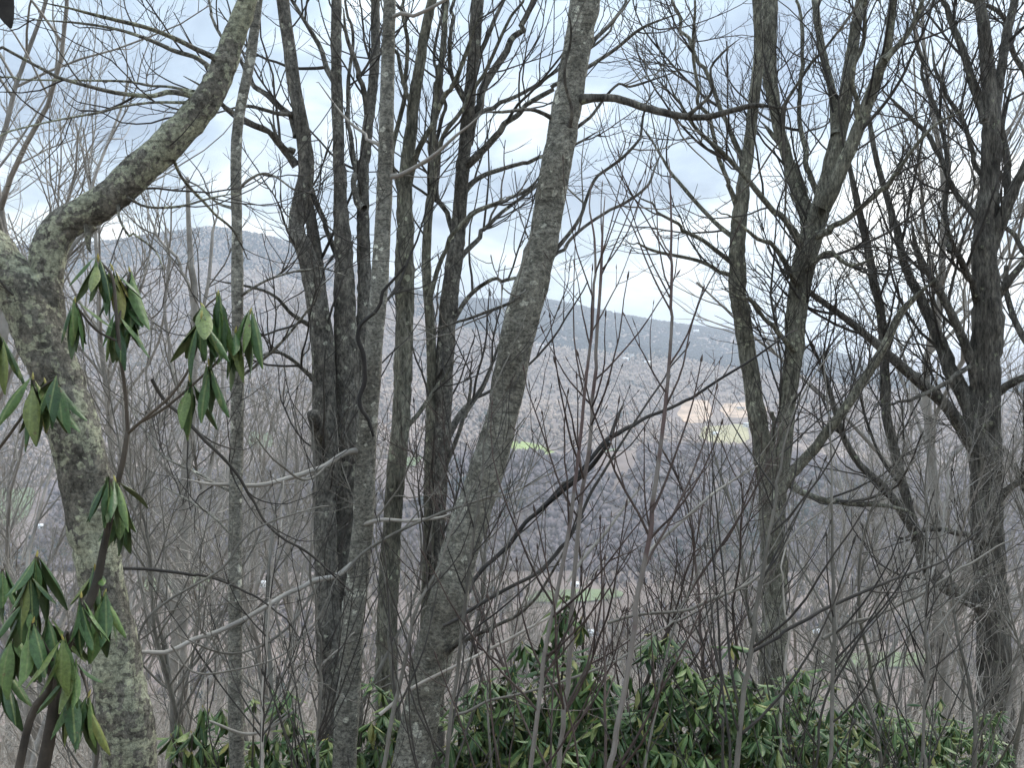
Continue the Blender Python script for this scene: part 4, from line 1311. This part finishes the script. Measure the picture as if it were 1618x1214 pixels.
for i, (d, pts, mat, lab) in enumerate(SAP):
    P, R = trace(pts, d, 0.25)
    P, R = to_ground(P, R)
    k = [(CX + p[0] / p[1] * F, CY - p[2] / p[1] * F, r * 1.3 * F / p[1], p[1] - d) for p, r in zip(P, R)]
    bough("sapling", lab, "sapling", d, k, 0.0, mat, 30.0 + i * 1.7, (), (6.5, 0.35, 1.3), M_SHRUB if mat is M_RED else M_TWIGDK, "saplings standing in front of the trunks", 8, 0.05, 3.2)

# ------------------------------------------------------------------ background trees and thicket
def bare_tree_meshes(seed, h, r0, spread, dense, rmin):
    """a generic bare tree standing at the origin: trunk mesh, crown mesh"""
    g = np.random.default_rng(seed)
    n = 22
    P = np.zeros((n, 3))
    d = np.array([g.normal() * 0.08, g.normal() * 0.08, 1.0])
    for i in range(1, n):
        P[i] = P[i - 1] + norm(d) * h / (n - 1)
        d = d + g.normal(size=3) * 0.10
        d[2] = 1.0
    P[0, 2] = -0.4
    R = r0 * np.linspace(1, 0.16, n) ** 0.9
    V, q = tubes(P[None], R[None], 8)
    tm = mesh_from("slope_trunk", V, q, None, True, M_BG)
    A = Acc()
    a1, b1 = grow(P[None], R[None], dense * 1.5, 0.18, 1.0, h * 0.22, h * 0.5, 0.35, 0.9, 0.55, 10, 0.09, 0.10, rmin * 1.6, g)
    A.add(*tubes(a1, b1, 5))
    a2, b2 = grow(a1, b1, 3.4, 0.15, 1.0, h * 0.08, h * 0.22, 0.4, 0.95, 0.6, 7, 0.13, 0.06, rmin, g)
    A.add(*tubes(a2, b2, 4))
    a3, b3 = grow(a2, b2, 4.5, 0.2, 1.0, h * 0.035, h * 0.10, 0.4, 1.0, 0.7, 4, 0.16, 0.05, rmin * 0.8, g)
    A.add(*tubes(a3, b3, 3))
    return tm, A.mesh("slope_crown", M_BG)


PROT = [bare_tree_meshes(100 + k, h, r, 1, dn, 0.0036) for k, (h, r, dn) in enumerate(
    [(6.5, .045, 1.9), (8.0, .06, 1.6), (5.0, .032, 2.3), (9.5, .075, 1.4), (7.0, .05, 1.8), (4.2, .026, 2.6), (10.5, .085, 1.3), (6.0, .04, 2.0)])]
g = np.random.default_rng(55)


def place_bare(px, d, kind, s, name="bare_tree", label="thin leafless grey tree in the thicket down the slope", group="leafless trees in the thicket down the slope"):
    x = (px - CX) / F * d
    z = float(ground_z(x, d))
    r = empty(name, (x, d, z), label, "tree", group)
    r.rotation_euler = (0, 0, g.uniform(0, 6.28))
    r.scale = (s, s, s)
    link("trunk", PROT[kind][0], r)
    c = link("crown", PROT[kind][1], r)
    c["kind"] = "stuff"
    return r


LIMX = [-120, 0, 200, 480, 560, 700, 780, 1000, 1130, 1250, 1400, 1618, 1740]
LIMY = [420, 480, 470, 500, 640, 720, 850, 860, 800, 640, 560, 470, 420]
HP = [6.5, 8.0, 5.0, 9.5, 7.0, 4.2, 10.5, 6.0]
MARKS = [(90, "the bent mossy tree"), (240, "the gap by the mossy tree"), (372, "the slender straight tree"), (470, "the gap before the clustered stems"), (550, "the dark clustered stems"),
         (640, "the twin upright stems"), (740, "the leaning trunk"), (930, "the close pair of saplings"), (1050, "the lone tall sapling"), (1220, "the forked tree"),
         (1318, "the straight brown sapling"), (1440, "the low curving limb"), (1560, "the broad dark tree"), (1700, "the right edge stem")]
for i in range(135):
    d = 11 + 42 * g.uniform() ** 1.1
    px = -120 + 1860 * ((i * 0.61803 + g.uniform() * 0.02) % 1.0)
    kind = int(g.integers(0, 8))
    x = (px - CX) / F * d
    lim = np.interp(px, LIMX, LIMY) + abs(g.normal()) * 90
    top = (CY - lim) / F * d
    s = min((top - float(ground_z(x, d))) / (HP[kind] * 1.05), 1.25)
    if s < 0.28:
        continue
    mk = min(MARKS, key=lambda m: abs(m[0] - px))[1]
    mx_ = min(MARKS, key=lambda m: abs(m[0] - px))[0]
    side = "just left of" if px < mx_ - 22 else ("just right of" if px > mx_ + 22 else "behind")
    hh = s * HP[kind]
    size = "small" if hh < 3.6 else ("middling" if hh < 6 else "tall")
    dist = "near" if d < 22 else ("farther" if d < 36 else "far")
    place_bare(px, d, kind, s, "bare_tree", f"{size} leafless thicket tree {dist} downslope, {side} {mk}")
# taller trees at the left edge whose tops stand against the sky
for px, d, k, s, lab in [(-40, 12.5, 6, 1.25, "tall leafless tree at the left edge, twigs against the sky"),
                         (60, 15.0, 3, 1.35, "tall leafless tree showing above the bent limb at left"),
                         (150, 21.0, 6, 1.25, "slim leafless tree behind the hanging leaf clusters"),
                         (1480, 17.0, 6, 1.25, "tall leafless tree behind the broad dark tree's limbs")]:
    place_bare(px, d, k, s, "tall_bare_tree", lab, None)


SHRUB_AT = [(170, 7.5, 620), (255, 8.6, 560), (330, 7.2, 640), (440, 8.0, 600), (500, 9.2, 660), (640, 7.6, 700), (700, 8.8, 640), (800, 6.6, 700), (850, 8.2, 640),
            (900, 7.2, 820), (975, 8.5, 800), (1010, 7.0, 640), (1095, 8.8, 620), (1130, 7.4, 720), (1290, 8.4, 640), (1375, 7.8, 700), (1430, 9.2, 620), (1520, 8.4, 680), (1600, 9.4, 640)]
SHRUB_LAB = ["against the bent mossy tree", "in the gap right of the bent mossy tree", "just left of the slender tree", "midway between slender tree and clustered stems", "at the left side of the clustered stems",
             "under the twin upright stems", "behind the leaning trunk", "in the angle right of the leaning trunk", "under the black dead bough", "low between the close pair of saplings", "between the close pair and the lone sapling",
             "around the lone tall sapling", "in the open right of the lone sapling", "left of the leaning dark sapling", "right of the forked tree", "right of the straight brown sapling", "under the low curving limb",
             "in front of the broad dark tree", "at the right edge below the broad tree"]
for k_, ((px, d, top), lab) in enumerate(zip(SHRUB_AT, SHRUB_LAB)):
    kind = (2, 5, 0, 7)[k_ % 4]
    x = (px - CX) / F * d
    s = ((CY - top) / F * d - float(ground_z(x, d))) / (HP[kind] * 1.02)
    o_ = place_bare(px, d, kind, s, "bare_shrub", "thin leafless many-twigged shrub " + lab, "leafless shrubs among the trunks")
    for ch in o_.children:
        ch.material_slots[0].link = "OBJECT"
        ch.material_slots[0].material = M_SHRUB if 740 < px < 1200 else M_TWIG


# brush: uncountable bare stems over the slope
def build_brush():
    g = np.random.default_rng(77)
    A = Acc()
    n = 2700
    d = 10.5 + 38 * g.uniform(size=n) ** 1.35
    px = g.uniform(-80, 1700, n)
    x = (px - CX) / F * d
    z = ground_z(x, d)
    npts = 9
    P = np.zeros((n, npts, 3))
    P[:, 0] = np.stack([x, d, z - 0.05], 1)
    a = g.uniform(0, 6.28, n)
    lean = g.uniform(0.25, 1.5, n)
    dr = norm(np.stack([np.cos(a) * lean, np.sin(a) * lean, np.ones(n)], 1))
    ln = g.uniform(1.2, 3.6, n)
    for s in range(1, npts):
        P[:, s] = P[:, s - 1] + dr * (ln / (npts - 1))[:, None]
        dr = norm(dr + g.normal(size=(n, 3)) * 0.20 + np.array([0, 0, 0.06]))
        dr[:, 2] -= 0.05
    r0 = np.maximum(0.004, 0.55 * d / F) * g.uniform(0.8, 2.0, n)
    R = r0[:, None] * np.linspace(1, 0.5, npts)[None]
    A.add(*tubes(P, R, 4))
    a1, b1 = grow(P, R, 1.8, 0.2, 1, 0.3, 1.0, 0.4, 1.0, 0.8, 5, 0.15, 0.0, 0.003, g)
    A.add(*tubes(a1, b1, 3))
    a2, b2 = grow(a1, b1, 2.0, 0.2, 1, 0.1, 0.4, 0.4, 1.0, 0.8, 3, 0.15, 0.0, 0.0026, g)
    A.add(*tubes(a2, b2, 3))
    o = link("undergrowth", A.mesh("undergrowth", M_BRUSH))
    tag(o, "tangle of bare grey brush covering the slope", kind="stuff")


build_brush()


# ------------------------------------------------------------------ rhododendrons
def leaf_mesh(seed, wide, curl, bend, twist, skew):
    """long elliptic leaf along +X on a short stalk: midrib groove, edges rolled down, tip bending, blade twisting"""
    n = 8
    V = []
    for i, t_ in enumerate(np.linspace(0, 1, n)):
        u = max(t_ - 0.10, 0.0) / 0.90
        w = wide * math.sin(math.pi * min(max(u, 0.0), 0.985) ** 0.85) ** 0.8 + 0.010
        zc = -bend * t_ * t_
        for s_ in (-1, -0.5, 0, 0.5, 1):
            ww = w * (1 + 0.08 * math.sin(t_ * 9 + seed * 2 + s_))
            y = s_ * ww * (1 - 0.18 * abs(s_) * curl)
            z = -curl * ww * s_ * s_ * 0.9 + (-0.014 if s_ == 0 else 0)
            a = twist * t_
            V.append((t_, y * math.cos(a) - z * math.sin(a) + skew * t_ * t_, zc + y * math.sin(a) + z * math.cos(a)))
    q = [(i * 5 + j, (i + 1) * 5 + j, (i + 1) * 5 + j + 1, i * 5 + j + 1) for i in range(n - 1) for j in range(4)]
    return np.array(V), np.array(q)


LEAFGEO = [leaf_mesh(1, 0.145, 0.55, 0.12, 0.2, 0.05), leaf_mesh(2, 0.125, 0.8, 0.24, -0.35, -0.08), leaf_mesh(3, 0.16, 0.40, 0.05, 0.1, -0.03), leaf_mesh(4, 0.105, 1.0, 0.16, 0.5, 0.1),
           leaf_mesh(5, 0.135, 0.3, 0.30, -0.15, 0.12), leaf_mesh(6, 0.15, 0.65, -0.06, 0.45, -0.1), leaf_mesh(7, 0.115, 0.9, 0.34, -0.5, 0.0)]
def thin_out(V, q):
    """the same leaf with fewer faces, for the crowded inside of a shrub"""
    A_ = V.reshape(8, 5, 3)[[0, 2, 4, 6, 7]][:, [0, 2, 4]]
    qq = [(i * 3 + j, (i + 1) * 3 + j, (i + 1) * 3 + j + 1, i * 3 + j + 1) for i in range(4) for j in range(2)]
    return A_.reshape(-1, 3), np.array(qq)


LEAFLOW = [thin_out(v, q) for v, q in LEAFGEO]
LEAFMESH = [mesh_from("leaf", v, q, None, True, M_LEAF) for v, q in LEAFGEO]


def frame_for(dirv, face):
    """rotation matrix with X along dirv and Z as near as possible to face"""
    x = dirv / np.linalg.norm(dirv)
    z = face - x * np.dot(face, x)
    z = z / max(np.linalg.norm(z), 1e-6)
    y = np.cross(z, x)
    return np.stack([x, y, z], 1)


from mathutils import Matrix


def whorl_leaves(g, tip, axis, count, length, droop, jitter=0.25):
    """list of (matrix 3x3, origin, length, variant) for a whorl around a shoot tip"""
    out = []
    ph = g.uniform(0, 6.28)
    for k in range(count):
        a = ph + k * 6.283 / count + g.normal() * 0.25
        dr = droop + g.normal() * jitter
        dr = min(max(dr, -0.3), 1.5)
        out_dir = np.array([math.cos(a), math.sin(a), 0.0])
        dv = out_dir * math.cos(dr) + np.array([0, 0, -math.sin(dr)]) + g.normal(size=3) * 0.07
        face = out_dir * math.sin(dr) + np.array([0, 0, math.cos(dr)]) + g.normal(size=3) * 0.15
        L_ = length * g.uniform(0.75, 1.15)
        out.append((frame_for(dv, face), tip + out_dir * 0.006 + axis * g.uniform(-0.03, 0.01), L_, int(g.integers(0, 7))))
    return out


def bud_geo(A, tip, axis, s):
    P = np.array([tip + axis * s * t_ for t_ in (-0.6, 0, 0.5, 1.0, 1.5)])
    R = np.array([0.10, 0.26, 0.30, 0.2, 0.03]) * s
    A.add(*tubes(P[None], R[None], 6))


def rhododendron(name, label, stems, whorls, g, leaf_len, droop, max_parts, base, group, count=(6, 9), bud=0.018, vary=0.12):
    """stems: list of (P, R) ; whorls: list of (tip, axis)"""
    root = empty(name, base, label, "shrub", group)
    B = np.array(base)
    for P, R in stems:
        n = max(10, len(P) * 5)
        a, b, _ = resample(P, R, n)
        link("stem", trunk_mesh("shrub_stem", a, b, 8, M_RSTEM, 0.06, B, float(g.uniform(0, 9))), root)
    leaves = []
    AB = Acc()
    for tip, axis in whorls:
        leaves += whorl_leaves(g, tip, axis, int(g.integers(count[0], count[1] + 1)), leaf_len * g.uniform(0.7, 1.15), droop + g.normal() * vary, 0.25 + vary * 0.4)
        if g.uniform() < 0.75:
            bud_geo(AB, tip, axis, bud)
    if AB.n:
        me = AB.mesh("buds", M_BUD)
        me.transform(Matrix.Translation(Vector(-B)))
        o = link("buds", me, root)
        o["kind"] = "stuff"
    leaves.sort(key=lambda l: (l[1] + l[0][:, 0] * l[2] * 0.5)[1] - 0.6 * (l[1][2]))
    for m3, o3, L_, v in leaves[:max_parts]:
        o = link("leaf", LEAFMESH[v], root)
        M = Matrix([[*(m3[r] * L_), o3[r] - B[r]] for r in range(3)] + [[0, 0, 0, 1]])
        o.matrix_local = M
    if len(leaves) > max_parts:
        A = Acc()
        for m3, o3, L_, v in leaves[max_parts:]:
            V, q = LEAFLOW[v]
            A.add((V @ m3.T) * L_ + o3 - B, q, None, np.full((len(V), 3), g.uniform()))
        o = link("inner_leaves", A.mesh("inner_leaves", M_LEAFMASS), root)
        o["kind"] = "stuff"
    return root


# the near plant hanging into the left of the view: traced shoots and leaf clusters
g = np.random.default_rng(301)


def near_plant():
    d = 3.0
    st = [
        [(60, 1260, 22, 0), (84, 1130, 20, 0), (92, 1060, 19, 0), (120, 1000, 16, 0.02), (150, 930, 15, 0.05), (165, 860, 12, 0.05), (180, 790, 10, .05), (196, 720, 9, .05), (202, 680, 8, .05)],
        [(202, 685, 7, .05), (198, 620, 6, .03), (190, 560, 6, 0), (184, 500, 6, 0), (178, 440, 5, 0), (160, 415, 4, 0)],
        [(202, 685, 6, .05), (230, 660, 5, 0), (270, 625, 5, -.03), (300, 580, 4, -.05), (315, 530, 4, -.05), (322, 490, 3, -.05), (345, 468, 3, -.05)],
        [(218, 670, 5, .05), (260, 645, 5, .02), (300, 612, 4, 0), (340, 575, 4, 0), (370, 535, 4, 0), (395, 495, 3, 0)],
        [(184, 520, 5, 0), (196, 470, 4, .05), (205, 430, 4, .08)],
        [(186, 540, 4, 0), (150, 520, 4, -.03), (118, 480, 3, -.05)],
        [(165, 870, 8, .05), (172, 800, 6, 0), (176, 757, 5, -.03)],
        [(20, 1260, 14, -.1), (50, 1130, 13, -.1), (82, 1080, 11, -.1), (60, 1010, 8, -.1), (52, 950, 7, -.1), (48, 905, 5, -.1), (58, 880, 4, -.1)],
        [(100, 1050, 8, -.05), (120, 990, 7, -.08), (128, 945, 5, -.1)],
        [(92, 1060, 8, -.05), (75, 1030, 7, -.12), (52, 985, 5, -.15)],
        [(110, 1020, 7, 0), (105, 1000, 6, -.1), (100, 1010, 4, -.15)],
        [(-10, 720, 5, .1), (20, 680, 5, .05), (45, 640, 4, .05), (52, 600, 4, 0)],
        [(45, 640, 4, .05), (70, 610, 4, 0), (88, 598, 3, 0)],
        [(-60, 640, 6, 0), (-30, 580, 5, 0), (-2, 528, 4, 0)],
        [(128, 1060, 5, .05), (135, 1080, 5, .05), (140, 1100, 4, 0)],
        [(-40, 1120, 8, .1), (-10, 1080, 6, .05), (5, 1060, 5, 0)],
        [(-30, 1010, 6, .1), (0, 950, 5, .05), (4, 900, 4, 0)],
    ]
    stems = [trace([(a, b, c, e) for a, b, c, e in s], d) for s in st]
    # reach the ground with the main stems
    s0 = to_ground(*stems[0])
    s7 = to_ground(*stems[7])
    stems[0], stems[7] = s0, s7
    wh = [(155, 410, 0), (178, 425, .05), (205, 430, .08), (118, 478, -.05), (200, 478, 0.1), (184, 500, 0.02), (322, 486, -.05), (345, 468, -.05), (395, 495, 0), (372, 525, 0), (318, 500, -.1),
          (330, 575, -.02), (300, 600, 0), (52, 598, 0), (88, 598, 0), (72, 606, .05), (-2, 528, 0), (170, 757, -.03), (182, 760, .02), (190, 800, .1), (58, 880, -.1), (48, 905, -.12), (42, 935, -.1),
          (128, 945, -.1), (150, 900, .1), (52, 985, -.15), (100, 1012, -.15), (75, 975, -.05), (140, 1100, 0), (5, 1060, 0), (4, 900, 0), (20, 1000, 0), (118, 1040, -.1), (165, 940, .05), (112, 1085, 0)]
    whorls = [(at(a, b, d + c), norm(np.array([g.normal() * .2, g.normal() * .2, 1.0]))) for a, b, c in wh]
    rhododendron("near_rhododendron", "leggy evergreen shrub with drooping leaf clusters close by at the left edge", stems, whorls, g, 0.152, 1.16, 299, stems[0][0][0], None, (7, 9), 0.012)


near_plant()


def bush(label, px, d, w, top_py, nwhorl, seed, droop=0.62, leaf=0.13, group="evergreen shrubs along the bottom"):
    """rounded leafy shrub; w width in px, top_py its top in the photograph"""
    g = np.random.default_rng(seed)
    cx = (px - CX) / F * d
    gz = float(ground_z(cx, d))
    hw = w / 2 / F * d
    top = (CY - top_py) / F * d
    H = top - gz
    base = np.array([cx, d, gz])
    whorls, stems = [], []
    k = 0
    while len(whorls) < nwhorl and k < nwhorl * 20:
        k += 1
        a = g.uniform(0, 6.28)
        rr = math.sqrt(g.uniform()) * 1.0
        u, v = rr * math.cos(a), rr * math.sin(a)
        dome = math.sqrt(max(1 - rr * rr, 0.0)) * 0.55 + 0.45
        dome *= 1 + 0.3 * mnoise.noise((u * 2.2 + seed, v * 2.2, 0.3))
        f = 1 - 0.66 * g.uniform() ** 1.35
        z = gz + H * dome * f
        if z < gz + 0.25:
            continue
        tip = np.array([cx + u * hw, d + v * min(hw, 1.3), z])
        ax = norm(np.array([u * 0.6 + g.normal() * .2, v * 0.6 - 0.15, 1.0]))
        whorls.append((tip, ax))
        if len(stems) < 26 and g.uniform() < 0.35:
            b0 = base + np.array([u * hw * 0.35, v * 0.3, -0.05])
            mid = (b0 + tip) / 2 + np.array([g.normal() * .08, g.normal() * .08, -0.1])
            stems.append((np.array([b0, mid, tip - ax * 0.02]), np.array([0.016, 0.011, 0.004])))
    rhododendron("rhododendron_bush", label, stems, whorls, g, leaf, droop, 280, base, group, (6, 9), 0.011, 0.34)


bush("large dense evergreen shrub filling the bottom centre behind the saplings", 870, 6.6, 340, 1030, 640, 401, 0.7, 0.145)
bush("evergreen shrub on the right flank of the large central one", 1085, 6.8, 330, 1050, 600, 402, 0.7, 0.145)
bush("evergreen shrub against the forked tree's foot", 1235, 7.6, 220, 1095, 260, 403)
bush("evergreen shrub right of the forked tree, below the brush", 1365, 8.2, 270, 1108, 260, 404)
bush("evergreen shrub near the right corner under the broad dark tree", 1510, 9.0, 230, 1122, 180, 405)
bush("yellowish evergreen shrub between the smooth stem and leaning trunk", 590, 7.0, 150, 1108, 130, 406, 0.85)
bush("evergreen shrub just left of the smooth grey stem's foot", 465, 6.7, 210, 1106, 190, 407, 0.85)
bush("small drooping evergreen shrub left of the slender tree's foot", 322, 6.2, 150, 1098, 110, 408, 0.9)
bush("low evergreen shrub at the foot of the leaning trunk's right side", 738, 6.3, 140, 1095, 140, 409)

# dark leaf close by in the top corner
g = np.random.default_rng(900)
rt = empty("overhanging_twig", at(-30, -40, 1.6), "dark leaf on an overhanging twig in the top left corner", "twig")
P, R = trace([(-30, -40, 6), (-8, -30, 5), (8, -20, 4)], 1.6)
link("stem", trunk_mesh("overhang_stem", *resample(P, R, 10)[:2], 6, M_TWIGDK, 0.05, P[0], 1.0), rt)
lo = link("leaf", mesh_from("dark_leaf", *LEAFGEO[2], None, True, M_BLACK), rt)
m3 = frame_for(np.array([0.12, 0.1, -1.0]), np.array([0.3, 1.0, 0.2]))
p = at(6, -26, 1.6) - P[0]
lo.matrix_local = Matrix([[*(m3[r] * np.array([0.066, 0.11, 0.066])), p[r]] for r in range(3)] + [[0, 0, 0, 1]])
